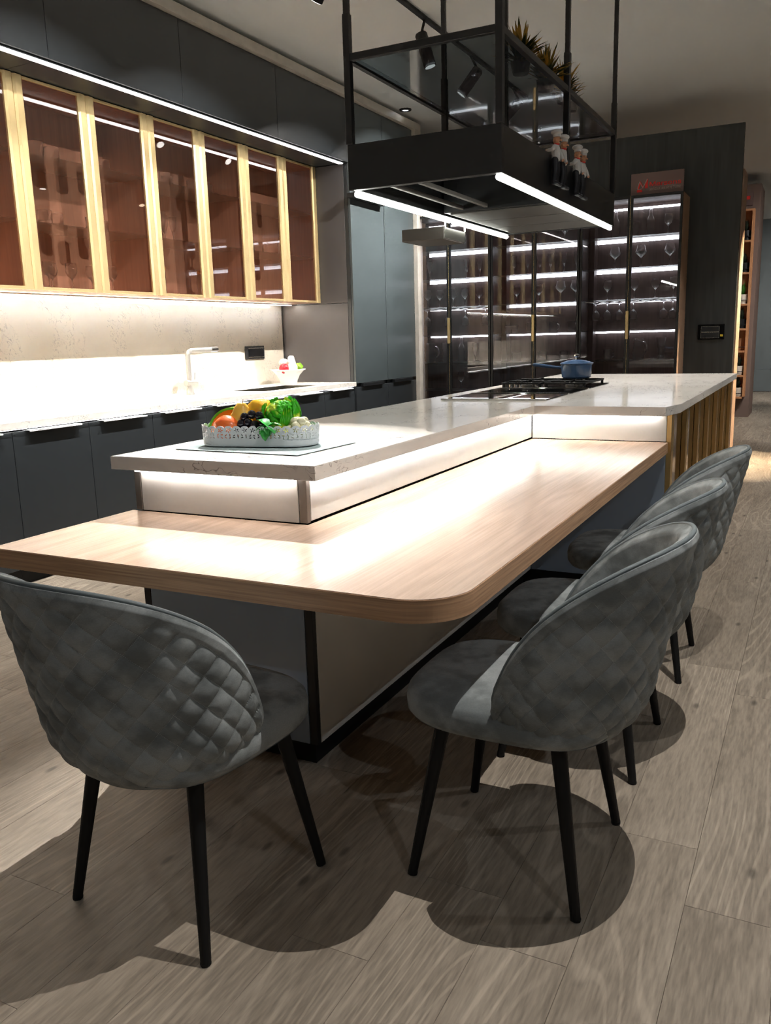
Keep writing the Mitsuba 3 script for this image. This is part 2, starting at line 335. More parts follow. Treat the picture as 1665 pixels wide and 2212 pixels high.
NOUN = {'tumbler': ('clear glass tumbler', 'glass'), 'wide tumbler': ('wide cut glass tumbler', 'glass'), 'small tumbler': ('small clear tumbler', 'glass'), 'goblet': ('stemmed water goblet', 'glass'), 'flute': ('tall champagne flute', 'glass'),
        'balloon': ('wide balloon wine glass', 'wine glass'), 'mug': ('clear glass mug with handle', 'mug'), 'beer': ('tall flared beer glass', 'glass'), 'tall tumbler': ('tall straight tumbler', 'glass'), 'wine': ('stemmed wine glass', 'wine glass'),
        'jug': ('clear glass jug with handle', 'jug'), 'bottle': ('clear glass bottle', 'bottle'), 'thick': ('thick based whisky glass', 'glass')}
def glassware(kind, x, y, z, where, rz=0, flip=False, group=None):
    n, c = NOUN[kind]; nm = n.replace(' ', '_').replace('_with_handle', '').replace('clear_', '')
    tw = T().translate([x, y, z]).rotate([0, 0, 1], rz)
    if flip: tw = T().translate([x, y, z]).rotate([1, 0, 0], 180)
    return solo(nm, shape(kind, MK[kind]), 'mat_glass', n + ', ' + where, c, tw=tw, group=group)
Z1, Z2 = 2.018, 2.40
cabname = ['farthest', 'second', 'third', 'nearest']
CW = [(yb[2], yb[0]), (yb[4], yb[2]), (yb[6], yb[4]), (yb[8], yb[6]), (yb[10], yb[8])]
def gold_door(t, y0, y1, zb, zt):
    sw, d = .066, .024
    def stile(a, b):
        pr_ = Polygon([(0, 0), (d * .55, 0), (d, .012), (d, b - a - .012), (d * .55, b - a), (0, b - a)])
        m = extr(pr_, zb, zt); m.apply_translation([XC, a, 0]); return m
    fr = cat(stile(y0 + .001, y0 + sw), stile(y1 - sw, y1 - .001), bx(XC, XC + .016, y0 + sw, y1 - sw, zb, zb + .018), bx(XC, XC + .016, y0 + sw, y1 - sw, zt - .016, zt))
    dk = put(t, 'door', fr, 'mat_gold', label='brushed gold framed door')
    put(dk, 'glass_pane', bx(XC + .004, XC + .008, y0 + sw - .005, y1 - sw + .005, zb + .014, zt - .012, 0), 'mat_bronze_pane', label='bronze tinted pane')
for k, (y0, y1) in enumerate(CW):
    nm = ['farthest', 'second from the far end', 'third from the far end', 'fourth from the far end', 'fifth from the far end'][k]
    t = thing('glazed_wall_cabinet', 'gold framed wall cabinet with bronze glass doors above the backsplash, %s' % nm, 'cabinet', 'gold framed glass wall cabinets')
    zb, zt = 1.62, 2.795
    put(t, 'back_panel', bx(-4.56, -4.54, y0, y1, zb, zt), 'mat_walnut')
    put(t, 'side_panel', bx(-4.54, XC - .002, y0, y0 + .018, zb, zt), 'mat_walnut')
    put(t, 'side_panel', bx(-4.54, XC - .002, y1 - .018, y1, zb, zt), 'mat_walnut')
    put(t, 'top_panel', bx(-4.54, XC - .002, y0 + .018, y1 - .018, zt - .018, zt), 'mat_walnut')
    put(t, 'bottom_panel', bx(-4.54, XC - .002, y0 + .018, y1 - .018, zb, zb + .018), 'mat_walnut')
    for z in (Z1, Z2): put(t, 'glass_shelf', bx(-4.535, XC - .03, y0 + .02, y1 - .02, z - .008, z), 'mat_shelf_glass')
    ym = (y0 + y1) / 2
    gold_door(t, y0, ym, zb, zt); gold_door(t, ym, y1, zb, zt)
# contents: (door index from far end, level, kind, list of (fraction, x))
def doorspan(i): return yb[i + 1] + .07, yb[i] - .07
stock = [(5, 2, 'wide tumbler', [(.1, -.25), (.45, -.2), (.85, -.24)]), (4, 2, 'wide tumbler', [(.2, -.22), (.62, -.26)]), (3, 2, 'tumbler', [(.15, -.2), (.4, -.25), (.62, -.2), (.88, -.27)]), (2, 2, 'tumbler', [(.15, -.24), (.4, -.2), (.7, -.27)]), (1, 2, 'small tumbler', [(.2, -.2), (.65, -.27)]), (0, 2, 'small tumbler', [(.4, -.22)]),
         (5, 1, 'thick', [(.1, -.3), (.5, -.2), (.88, -.27)]), (4, 1, 'thick', [(.12, -.2), (.5, -.27)]), (3, 1, 'flute', [(.06, -.2), (.35, -.16), (.72, -.27), (.95, -.27)]), (2, 1, 'goblet', [(.3, -.22)]), (1, 1, 'tumbler', [(.15, -.27), (.4, -.2), (.72, -.2)]), (0, 1, 'tall tumbler', [(.25, -.2)]),
         (5, 0, 'goblet', [(.1, -.28), (.42, -.18), (.68, -.27), (.92, -.2)]), (4, 0, 'goblet', [(.12, -.25), (.45, -.2)])]
lvz = [1.639, Z1 + .001, Z2 + .001]; lvn = ['cabinet bottom', 'lower shelf', 'upper shelf']
for di, lv, kind, ps in stock:
    a, b = doorspan(di)
    for j, (f, dx) in enumerate(ps):
        glassware(kind, XC + dx + .06, a + f * (b - a), lvz[lv], '%s from left on %s, %s gold door from far end' % (ORD[j], lvn[lv], ORD[di]), group='glasses behind the gold doors')
for di, f in ((3, .35), (2, .25), (1, .2)):
    a, b = doorspan(di); y = a + f * (b - a)
    t = thing('storage_jar', 'tall glass jar with wooden lid behind the %s gold door from the far end' % ORD[di], 'jar', 'glass jars behind the gold doors')
    put(t, 'jar', mv(lathe([(0, 0), (.045, 0), (.048, .01), (.048, .17), (.045, .175), (.044, .17), (.044, .012), (0, .01)], 26), (XC - .17, y, 1.639)), 'mat_jar_glass', 40)
    put(t, 'lid', mv(lathe([(0, 0), (.05, 0), (.052, .004), (.052, .018), (.049, .022), (0, .022)], 26), (XC - .17, y, 1.8145)), 'mat_wood_lid', 40)

# under cabinet strip, backsplash, counter
t = thing('light_strip', 'white light strip under the gold wall cabinets washing the backsplash', 'light strip')
put(t, 'housing', bx(-4.44, -4.41, y0s, 6.79, 1.611, 1.62), 'mat_steel')
put(t, 'diffuser', bx(-4.438, -4.412, y0s + .01, 6.78, 1.605, 1.611), 'mat_white', emit=lit((1, .93, .82), L_UNDER), wt=W_BIG)
solo('backsplash', bx(-4.563, XB, yb[-1], 6.806, .9, 1.62), 'mat_splash', 'beige veined stone backsplash behind the sink counter', 'backsplash')
cp = sbox(XB, .5, XF, 6.9)
cp = Polygon([(XB - .015, yb[-1]), (XF, yb[-1]), (XF, 6.86), (XF + .0, 6.86), (-3.845, 6.86), (-3.845, 6.80), (XB - .015, 6.80)])
cp = Polygon([(XB, yb[-1]), (XF + .005, yb[-1]), (XF + .005, 6.832), (XB, 6.832)])
sink_hole = sbox(-4.25, 5.55, -3.9, 6.35)
solo('worktop', extr(cp.difference(sink_hole), .862, .9), 'mat_marble', 'long pale stone kitchen counter under the gold wall cabinets', 'countertop')
t = thing('sink', 'sunken steel sink in the pale stone counter beside the tap', 'sink')
sb = cat(bx(-4.25, -4.248, 5.55, 6.35, .70, .897, 0), bx(-3.902, -3.9, 5.55, 6.35, .70, .897, 0), bx(-4.248, -3.902, 5.55, 5.552, .70, .897, 0), bx(-4.248, -3.902, 6.348, 6.35, .70, .897, 0), bx(-4.25, -3.9, 5.55, 6.35, .698, .702, 0))
put(t, 'basin', sb, 'mat_steel')
put(t, 'drain', mv(lathe([(0, 0), (.03, 0), (.03, .004), (.02, .006), (0, .003)], 20), (-4.08, 5.95, .703)), 'mat_chrome', 40)
t = thing('tap', 'pale right-angled mixer tap standing on the counter behind the sink', 'tap')
tx, ty = -4.30, 5.13
put(t, 'base', mv(lathe([(0, 0), (.034, 0), (.034, .006), (.029, .02), (.024, .05), (0, .05)], 24), (tx, ty, .9)), 'mat_tap', 40)
put(t, 'spout', tube([(tx, ty, .945), (tx, ty, 1.1), (tx, ty, 1.20), (tx, ty + .012, 1.222), (tx + .002, ty + .04, 1.233), (tx + .02, ty + .2, 1.235), (tx + .028, ty + .27, 1.236)], .0185, 16), 'mat_tap', 40)
put(t, 'aerator', tube([(tx + .0255, ty + .245, 1.2357), (tx + .033, ty + .315, 1.237)], .0205, 16), 'mat_chrome', 40)
put(t, 'handle', cat(tube([(tx, ty - .045, .99), (tx, ty + .075, .99)], .024, 16), tube([(tx, ty + .06, 1.0), (tx + .002, ty + .068, 1.065)], .004, 8)), 'mat_tap', 40)
t = thing('socket_plate', 'black framed socket plate on the beige backsplash above the counter', 'socket')
put(t, 'frame', bx(XB + .001, XB + .013, 6.19, 6.475, 1.135, 1.25), 'mat_black')
put(t, 'insert', bx(XB + .011, XB + .02, 6.23, 6.45, 1.155, 1.23), 'mat_black_gloss')
put(t, 'rim', cat(bx(XB + .013, XB + .022, 6.225, 6.455, 1.228, 1.233, .001), bx(XB + .013, XB + .022, 6.225, 6.455, 1.15, 1.155, .001)), 'mat_steel')
# bowl with vegetables
BS = 1.14; bxx, byy = -4.30, 6.50
def vb(x, y, z): return (bxx + BS * (x - bxx), byy + BS * (y - byy), .9 + BS * (z - .9))
t = thing('vegetable_bowl', 'white flared bowl of vegetables at the far end of the sink counter', 'bowl')
put(t, 'body', mv(lathe([(0, 0), (.062, 0), (.066, .004), (.072, .03), (.09, .07), (.122, .104), (.14, .115), (.138, .118), (.12, .108), (.086, .074), (.066, .03), (0, .012)], 36).apply_scale(BS), (bxx, byy, .9)), 'mat_white', 40)
def blob(c, r, mat, nm, lab, cg, sub=3, bump=0., rz=0., ry=0.):
    m = trimesh.creation.icosphere(sub, 1.0); v = m.vertices
    if bump: v = v * (1 + bump * (meshkit.noise(v * 2.3 + len(used), 3) - .5))[:, None]
    m = trimesh.Trimesh(v * np.asarray(r), m.faces, process=False)
    return solo(nm, mv(m, c, rz=rz, ry=ry), mat, lab, cg, smooth=True)
blob(vb(bxx + .02, byy - .085, 1.025), tuple(BS * q for q in (.04, .04, .042)), 'mat_radish', 'radish', 'red radish at the left in the white vegetable bowl', 'vegetable')
blob(vb(bxx + .07, byy - .045, 1.03), tuple(BS * q for q in (.04, .042, .04)), 'mat_onion', 'onion', 'round white onion at the front of the vegetable bowl', 'vegetable', bump=.1)
blob(vb(bxx - .02, byy - .03, 1.07), tuple(BS * q for q in (.03, .055, .033)), 'mat_mushroom', 'potato', 'pale long potato lying on top of the vegetable bowl', 'vegetable', ry=.4)
blob(vb(bxx + .03, byy + .005, 1.075), tuple(BS * q for q in (.034, .036, .05)), 'mat_onion', 'garlic', 'tall white garlic bulb in the middle of the vegetable bowl', 'vegetable', bump=.3, rz=.4)
blob(vb(bxx - .02, byy + .05, 1.06), tuple(BS * q for q in (.036, .04, .036)), 'mat_mushroom', 'mushroom', 'peach coloured mushroom at the back right of the vegetable bowl', 'vegetable')
blob(vb(bxx + .05, byy + .075, 1.035), tuple(BS * q for q in (.034, .042, .03)), 'mat_pepper', 'pepper', 'green pepper at the right edge of the vegetable bowl', 'vegetable', bump=.3)
# base cabinets
for k in range(8):
    y1, y0 = yb[k], yb[k + 1]; ym = (y0 + y1) / 2
    t = thing('base_cabinet', 'dark graphite base cabinet with edge pull under the sink counter, %s from the far end' % ORD[k], 'cabinet', 'base cabinets under the sink counter')
    if k in (1, 2): put(t, 'carcass', bx(-4.54, XF - .04, y0 + .001, y1 - .001, .1, .69), 'mat_graphite')
    else: put(t, 'carcass', bx(-4.54, XF - .04, y0 + .001, y1 - .001, .1, .845), 'mat_graphite')
    put(t, 'door', bx(XF - .038, XF - .018, y0 + .0015, y1 - .0015, .1, .848), 'mat_graphite')
    put(t, 'edge_pull', cat(bx(XF - .04, XF + .02, ym - .185, ym + .185, .8482, .8512, .0008), bx(XF + .017, XF + .02, ym - .185, ym + .185,   .842, .851, .0008)), 'mat_tray_white', label='slim pale metal edge pull')
    put(t, 'plinth', bx(-4.4, XF - .07, y0, y1, 0, .1), 'mat_black_matt')
solo('light_strip', bx(XF - .012, XF - .006, y0s, 6.8, .8585, .8615, 0), 'mat_white', 'thin light strip hidden under the sink counter edge', 'light strip', emit=lit(NEUT, 18.))
# tall cabinets
for k, (y0, y1) in enumerate(((6.838, 7.49), (7.492, 8.15))):
    t = thing('tall_cabinet', 'tall dark teal cabinet %s' % ('beside the sink counter end' if k == 0 else 'next to the pale stone trim'), 'cabinet', 'tall dark cabinets')
    put(t, 'carcass', bx(-4.56, XF - .025, y0 + .02, y1, .1, 3.315), 'mat_graphite')
    put(t, 'door', bx(XF - .022, XF, y0 + .002, y1 - .002, .885, 3.315), 'mat_teal')
    put(t, 'lower_door', bx(XF - .022, XF, y0 + .002, y1 - .002, .1, .85), 'mat_graphite')
    put(t, 'edge_pull', bx(XF - .02, XF + .022, (y0 + y1) / 2 - .22, (y0 + y1) / 2 + .2, .852, .883), 'mat_black')
    put(t, 'plinth', bx(-4.4, XF - .07, y0, y1, 0, .1), 'mat_black_matt')
    if k == 0:
        put(t, 'side_panel', bx(-4.56, XF - .06, y0 + .0, y0 + .018, 1.612, 2.795), 'mat_graphite_grey', label='grey upper end panel')
        put(t, 'side_panel', bx(-4.56, XF - .06, y0 + .0, y0 + .018, .9, 1.608), 'mat_graphite_grey', label='grey lower end panel')
        put(t, 'edge_strip', bx(XF - .058, XF - .024, y0, y0 + .018, .1, 2.795), 'mat_graphite')
solo('hanging_shelf', bx(XF + .001, -3.70, 6.78, 7.42, 2.5, 2.54), 'mat_black', 'slim black bar shelf fixed high across the tall cabinet left of the canopy', 'shelf')

# ------------------------------------------------------------------ island
BX0, BX1, BY0, BY1 = -1.90, -1.262, 1.967, 4.08
LX1, LY1 = -.612, 7.05
WZ, TZ = .77, .945
t = thing('kitchen_island', 'long L-shaped kitchen island base with white panels and gold ribbed end', 'kitchen island')
put(t, 'plinth', cat(bx(BX0 + .05, BX1 - .04, BY0 + .05, BY1, 0, .09), bx(BX0 + .05, LX1 - .05, BY1, LY1 - .05, 0, .09)), 'mat_black_matt')
put(t, 'carcass', cat(bx(BX0 + .022, BX1 - .022, BY0 + .022, BY1 + .1, .09, .903), bx(BX0 + .022, LX1 - .05, BY1 + .03, LY1, .09, .903)), 'mat_black')
put(t, 'front_panel', bx(BX0 + .028, BX1 - .028, BY0, BY0 + .02, .09, .718), 'mat_panel_grey', label='blue grey lower front panel')
put(t, 'front_panel', bx(BX0 + .028, BX1 - .028, BY0, BY0 + .02, .772, .903), 'mat_panel_white', label='white upper front panel')
put(t, 'corner_strip', bx(BX1 - .026, BX1, BY0, BY0 + .02, .09, .718), 'mat_black'); put(t, 'corner_strip', bx(BX1 - .026, BX1, BY0, BY0 + .02, .772, .903), 'mat_steel_dark')
put(t, 'corner_strip', bx(BX0, BX0 + .026, BY0, BY0 + .02, .09, .718), 'mat_black'); put(t, 'corner_strip', bx(BX0, BX0 + .026, BY0, BY0 + .02, .772, .903), 'mat_steel_dark')
put(t, 'side_panel', bx(BX1 - .02, BX1, BY0 + .022, BY1 - .001, .09, .718), 'mat_panel_white', label='pale lower side panel')
put(t, 'side_panel', bx(BX1 - .02, BX1, BY0 + .022, BY1 - .001, .776, .903), 'mat_panel_white', label='white upper side panel')
put(t, 'side_panel', bx(BX0, BX0 + .02, BY0 + .022, LY1, .09, .903), 'mat_graphite', label='dark cooking side panel')
put(t, 'end_panel', bx(BX1 + .002, LX1 - .002, BY1, BY1 + .02, .09, .718), 'mat_panel_grey', label='grey lower end panel'); put(t, 'end_panel', bx(BX1 + .002, LX1 - .002, BY1, BY1 + .02, .772, .903), 'mat_panel_white', label='white upper end panel')
put(t, 'end_panel', bx(BX0, LX1, LY1 + .001, LY1 + .02, .09, .903), 'mat_graphite')
NS = 7; p0 = 4.085; pt = .487
for k in range(NS):
    y = p0 + k * pt
    put(t, 'gold_rib', bx(LX1 - .0015, LX1 + .022, y, y + .066, .01, .903), 'mat_gold_deep', label='brushed gold rib')
    if k < NS - 1: put(t, 'mirror_panel', bx(LX1 - .02, LX1 - .002, y + .0665, y + pt - .0005, .05, .903), 'mat_bronze_mirror', label='bronze mirror panel')
# oak table top
def rounded(x0, x1, y0, y1, r, corner):
    P = []
    a = np.linspace(-PI / 2, 0, 16); P = [(x1 - r + r * math.cos(q), y0 + r + r * math.sin(q)) for q in a]
    return Polygon([(x0, y0)] + P + [(x1, y1), (x0, y1)])
tp = rounded(-1.915, -.604, 1.437, 4.079, .13, 0).difference(sbox(-1.915 + .0, 1.966, BX1 + .001, 5)).buffer(0)
tp = Polygon([(-1.915, 1.437)] + [(-.604 - .13 + .13 * math.cos(q), 1.437 + .13 + .13 * math.sin(q)) for q in np.linspace(-PI / 2, 0, 20)] + [(-.604, 4.079), (BX1 + .001, 4.079), (BX1 + .001, 1.966), (-1.915, 1.966)])
t = thing('breakfast_table', 'light oak breakfast table top with a rounded corner wrapped around the island', 'table')
def bevel_slab(poly, z0, z1, b=.002):
    inn = poly.buffer(-b, join_style=2); A = extr(poly, z0, z1 - b)
    return A, extr(inn, z1 - b, z1)
A, B = bevel_slab(tp, .72, WZ)
put(t, 'top', B, 'mat_oak'); put(t, 'edge', A, 'mat_oak_edge', label='oak edge band')
# marble worktop
mp = Polygon([(-1.955, 1.93), (-1.207, 1.93), (-1.207, 3.945), (-.585, 3.945), (-.562, 4.1), (-.562, 7.11), (-1.955, 7.11)])
mp = Polygon([(-1.955, 1.93), (-1.207, 1.93), (-1.207, 3.945), (-.60, 3.945), (-.562, 4.13), (-.562, 7.11), (-1.955, 7.11)])
solo('worktop', cat(*bevel_slab(mp, .904, TZ)), 'mat_marble', 'thick white marble worktop on the island carrying the hob and fruit tray', 'countertop')
def strip(lab, x0, x1, y0, y1, z0, z1, e): return solo('light_strip', bx(x0, x1, y0, y1, z0, z1, 0), 'mat_white', lab, 'light strip', emit=e, wt=W_BIG)
IS = lit((1, .95, .90), L_ISLAND)
strip('white light strip under the long side of the marble worktop above the oak table', BX1 + .022, BX1 + .032, BY0 + .0, BY1 - .03, .898, .9035, IS)
strip('white light strip under the front end of the marble worktop', BX0 + .03, BX1 - .03, BY0 - .026, BY0 - .016, .898, .9035, lit((1, .95, .90), L_ISLAND * .42))
strip('white light strip under the marble worktop at the inner corner near the gold ribs', BX1 + .05, LX1 - .03, BY1 - .03, BY1 - .02, .898, .9035, lit((1, .95, .90), L_ISLAND * .6))

# hob
def hob(y0, y1, lab, gas=False):
    k = thing('gas_hob' if gas else 'induction_hob', lab, 'hob', None if gas else 'black glass hobs')
    put(k, 'glass', bx(-1.825, -1.245, y0, y1, TZ + .0005, TZ + .006, .002), 'mat_black_gloss')
    put(k, 'trim', cat(bx(-1.828, -1.242, y0 - .004, y0 + .004, TZ + .0006, TZ + .009, .001), bx(-1.828, -1.242, y1 - .004, y1 + .004, TZ + .0006, TZ + .009, .001)), 'mat_chrome', label='chrome edge trim')
    return k
hob(4.25, 4.70, 'black glass hob nearest the oak table'); hob(4.715, 5.16, 'black glass hob between the gas hob and the nearest hob')
hk = hob(5.175, 5.72, 'gas hob with iron pan supports carrying the blue saucepan', True)
for (x, y, r) in ((-1.68, 5.32, .035), (-1.40, 5.32, .028), (-1.68, 5.58, .028), (-1.40, 5.58, .035)):
    b = put(hk, 'burner', mv(lathe([(0, 0), (r, 0), (r, .012), (r * .7, .016), (0, .016)], 24), (x, y, TZ + .0065)), 'mat_steel_dark', 40)
    put(b, 'cap', mv(lathe([(0, 0), (r * .75, 0), (r * .75, .006), (r * .6, .009), (0, .009)], 24), (x, y, TZ + .0225)), 'mat_black_matt', 40)
for cx in (-1.68, -1.40):
    bars = [bx(cx - .125, cx + .125, y - .006, y + .006, TZ + .028, TZ + .04) for y in (5.20, 5.45, 5.70)] + [bx(cx + sx * .125 - .006, cx + sx * .125 + .006, 5.2, 5.7, TZ + .028, TZ + .04) for sx in (-1, 1)]
    for y in (5.32, 5.58):
        bars += [bx(cx - .12, cx - .035, y - .005, y + .005, TZ + .03, TZ + .046), bx(cx + .035, cx + .12, y - .005, y + .005, TZ + .03, TZ + .046), bx(cx - .005, cx + .005, y - .11, y - .03, TZ + .03, TZ + .046), bx(cx - .005, cx + .005, y + .03, y + .11, TZ + .03, TZ + .046)]
    bars += [bx(cx + sx * .119 - .007, cx + sx * .119 + .007, y - .007, y + .007, TZ + .006, TZ + .03) for sx in (-1, 1) for y in (5.206, 5.694)]
    put(hk, 'pan_support', cat(*bars), 'mat_black_matt', label='black iron pan support')
for i in range(4): put(hk, 'knob', mv(lathe([(0, 0), (.02, 0), (.018, .022), (0, .024)], 18), (-1.80, 5.26 + i * .1, TZ + .0065)), 'mat_steel', 40)
t = thing('saucepan', 'small blue lidded saucepan with long handle on the gas hob', 'saucepan')
sx, sy, sz = -1.43, 5.60, TZ + .0465
put(t, 'body', mv(lathe([(0, 0), (.085, 0), (.094, .008), (.097, .03), (.099, .085), (.104, .088), (.104, .092), (.096, .091), (.093, .03), (.085, .008), (0, .006)], 40), (sx, sy, sz)), 'mat_pan_blue', 40)
lk = put(t, 'lid', mv(lathe([(0, .012), (.106, .0), (.109, .004), (.1, .009), (.06, .022), (.02, .028), (0, .029)], 40), (sx, sy, sz + .0925)), 'mat_pan_blue', 40)
put(lk, 'knob', mv(lathe([(0, 0), (.008, 0), (.008, .012), (.018, .022), (.018, .03), (.01, .036), (0, .037)], 20), (sx, sy, sz + .121)), 'mat_chrome', 40, label='chrome lid knob')
hd = np.array([-.97, -.25, 0]); hd /= np.linalg.norm(hd); o = np.array([sx, sy, sz + .07])
put(t, 'handle', tube([o + hd * .095, o + hd * .14 + [0, 0, .004], o + hd * .22 + [0, 0, .014], o + hd * .27 + [0, 0, .022], o + hd * .285 + [0, 0, .023]], [.009, .009, .011, .011, .006], 12), 'mat_pan_blue', 40)

# fruit tray on mat
def at(u, v, z):
    d = RIGHT * (u - 832.5) / FPX + DOWN * (v - 1106) / FPX + _f
    return CAM + d * (z - CAM[2]) / d[2]
mat_c = np.array([-1.60, 2.265]); ma = -.05
def rot2(p, a): return np.array([p[0] * math.cos(a) - p[1] * math.sin(a), p[0] * math.sin(a) + p[1] * math.cos(a)])
n1, n2 = 60, 40; U, V = np.meshgrid(np.linspace(-.245, .245, n1), np.linspace(-.165, .165, n2), indexing='ij')
zz = TZ + .002 + .0016 * meshkit.fbm(np.stack([U * 14, V * 14, U * 0], -1), 3, 5) * np.clip((np.abs(U) / .235) ** 4 + (np.abs(V) / .165) ** 4, 0, 1)
P = np.stack([mat_c[0] + U * math.cos(ma) - V * math.sin(ma), mat_c[1] + U * math.sin(ma) + V * math.cos(ma), zz], -1)
gm = grid(P); gm2 = gm.copy(); gm2.vertices[:, 2] -= .0015; gm2.invert()
solo('place_mat', cat(gm, gm2), 'mat_mat_cloth', 'grey green cloth place mat under the white fruit tray', 'place mat', smooth=True)
# lace tray: stadium wall
TR = np.array([-1.632, 2.283]); TL, TWd = .116, .082
def stad(u, off=0.):
    """arc length -> point and outward normal on a stadium (straight half length TL, radius TWd)"""
    per = 4 * TL + 2 * PI * TWd; u = np.mod(u, per); p = np.zeros(u.shape + (2,)); n = np.zeros(u.shape + (2,))
    s1 = u < 2 * TL; p[s1] = np.stack([-TL + u[s1], np.full(s1.sum(), -TWd)], -1); n[s1] = [0, -1]
    u2 = u - 2 * TL; s2 = (~s1) & (u2 < PI * TWd); a = u2[s2] / TWd - PI / 2; n[s2] = np.stack([np.cos(a), np.sin(a)], -1); p[s2] = np.array([TL, 0]) + TWd * n[s2]
    u3 = u2 - PI * TWd; s3 = (~s1) & (~s2) & (u3 < 2 * TL); p[s3] = np.stack([TL - u3[s3], np.full(s3.sum(), TWd)], -1); n[s3] = [0, 1]
    s4 = ~(s1 | s2 | s3); a = (u3[s4] - 2 * TL) / TWd + PI / 2; n[s4] = np.stack([np.cos(a), np.sin(a)], -1); p[s4] = np.array([-TL, 0]) + TWd * n[s4]
    return p + n * off, n
PER = 4 * TL + 2 * PI * TWd
def lace():
    nb = 34; w = PER / nb
    top = unary_union([sbox(0, .0, PER, .058)] + [Point((i + .5) * w, .060).buffer(w * .52, 8) for i in range(nb)]).intersection(sbox(0, 0, PER, .2))
    holes = []
    for i in range(nb):
        c = ((i + .5) * w, .058)
        for a in range(5):
            ang = a * 2 * PI / 5 + i; e = affinity.rotate(affinity.scale(Point(0, 0).buffer(1, 5), .0045, .0019), math.degrees(ang), origin=(0, 0))
            holes.append(affinity.translate(e, c[0] + .0058 * math.cos(ang), c[1] + .0058 * math.sin(ang)))
        for a in range(4):
            ang = rng.uniform(0, PI); e = affinity.rotate(affinity.scale(Point(0, 0).buffer(1, 5), .0048, .0018), math.degrees(ang), origin=(0, 0))
            holes.append(affinity.translate(e, (i + (a % 2) * .5 + .15) * w, .030 + .0095 * (a // 2) + rng.uniform(-.002, .002)))
    poly = top.difference(unary_union(holes))
    if poly.geom_type != 'Polygon': poly = max(poly.geoms, key=lambda g: g.area)
    m = trimesh.creation.extrude_polygon(poly, .0022, engine='earcut')
    v, f = trimesh.remesh.subdivide_to_size(m.vertices, m.faces, .014)
    fl = .12
    p, n = stad(v[:, 0]); q = p + n * (v[:, 2] + fl * v[:, 1] ** 1.0 * .35)[:, None]
    return trimesh.Trimesh(np.column_stack([q, v[:, 1] * .84 + .004]), f, process=False)
ta = .18
TZ2 = TZ + .0065
t = thing('fruit_tray', 'white oval tray with lace cut-out rim full of fruit on the grey mat', 'tray')
put(t, 'lace_rim', mv(lace(), (TR[0], TR[1], TZ2), rz=ta), 'mat_tray_white', label='pierced lace rim')
sp = LineString([(-TL, 0), (TL, 0)]).buffer(TWd, 12)
put(t, 'base', mv(extr(sp, 0, .004), (TR[0], TR[1], TZ2), rz=ta), 'mat_tray_white')
def tl(x, y, z): q = rot2((x * .88, y * .93), ta); return (TR[0] + q[0], TR[1] + q[1], TZ2 + .004 + z)
FR = 'fruit in the lace tray'
# melon slice
ang = np.linspace(.0, PI, 32)
def cres(r0, r1, drop): return Polygon([(r1 * math.cos(a), r1 * math.sin(a)) for a in ang] + [(r0 * math.cos(a), r0 * math.sin(a) - drop * math.sin(a)) for a in ang[::-1]])
t = thing('melon_slice', 'orange melon slice with green rind standing at the left of the fruit tray', 'fruit')
def stand(m, loc, rz): return mv(mv(m, rx=PI / 2), loc, rz=rz)
put(t, 'flesh', stand(extr(cres(.0, .080, .0), -.016, .016), tl(-.128, .04, .026), .3), 'mat_melon_flesh', 30)
put(t, 'rind', stand(extr(cres(.0805, .088, 0), -.017, .017), tl(-.128, .04, .026), .3), 'mat_melon_rind', 30)
blob(tl(-.118, -.036, .048), (.047, .043, .044), 'mat_peach', 'peach', 'round orange red peach at the front left of the fruit tray', 'fruit', bump=.08)
t = thing('pear', 'yellow pear standing behind the black grapes in the fruit tray', 'fruit')
put(t, 'flesh', mv(lathe([(0, 0), (.025, .002), (.044, .02), (.048, .042), (.043, .066), (.031, .086), (.024, .104), (.015, .116), (0, .12)], 28), tl(-.088, .012, .012), ry=.1), 'mat_pear', 60)
put(t, 'stem', tube([tl(-.0735, .012, .129), tl(-.071, .012, .136), tl(-.07, .013, .141)], .002, 6), 'mat_walnut', 40)
blob(tl(-.016, .048, .094), (.054, .04, .047), 'mat_mango', 'mango', 'large yellow orange mango in the middle of the fruit tray', 'fruit', bump=.12, rz=.2)
blob(tl(-.005, .045, .026), (.05, .04, .024), 'mat_pear', 'lemon', 'yellow lemon under the mango in the fruit tray', 'fruit')
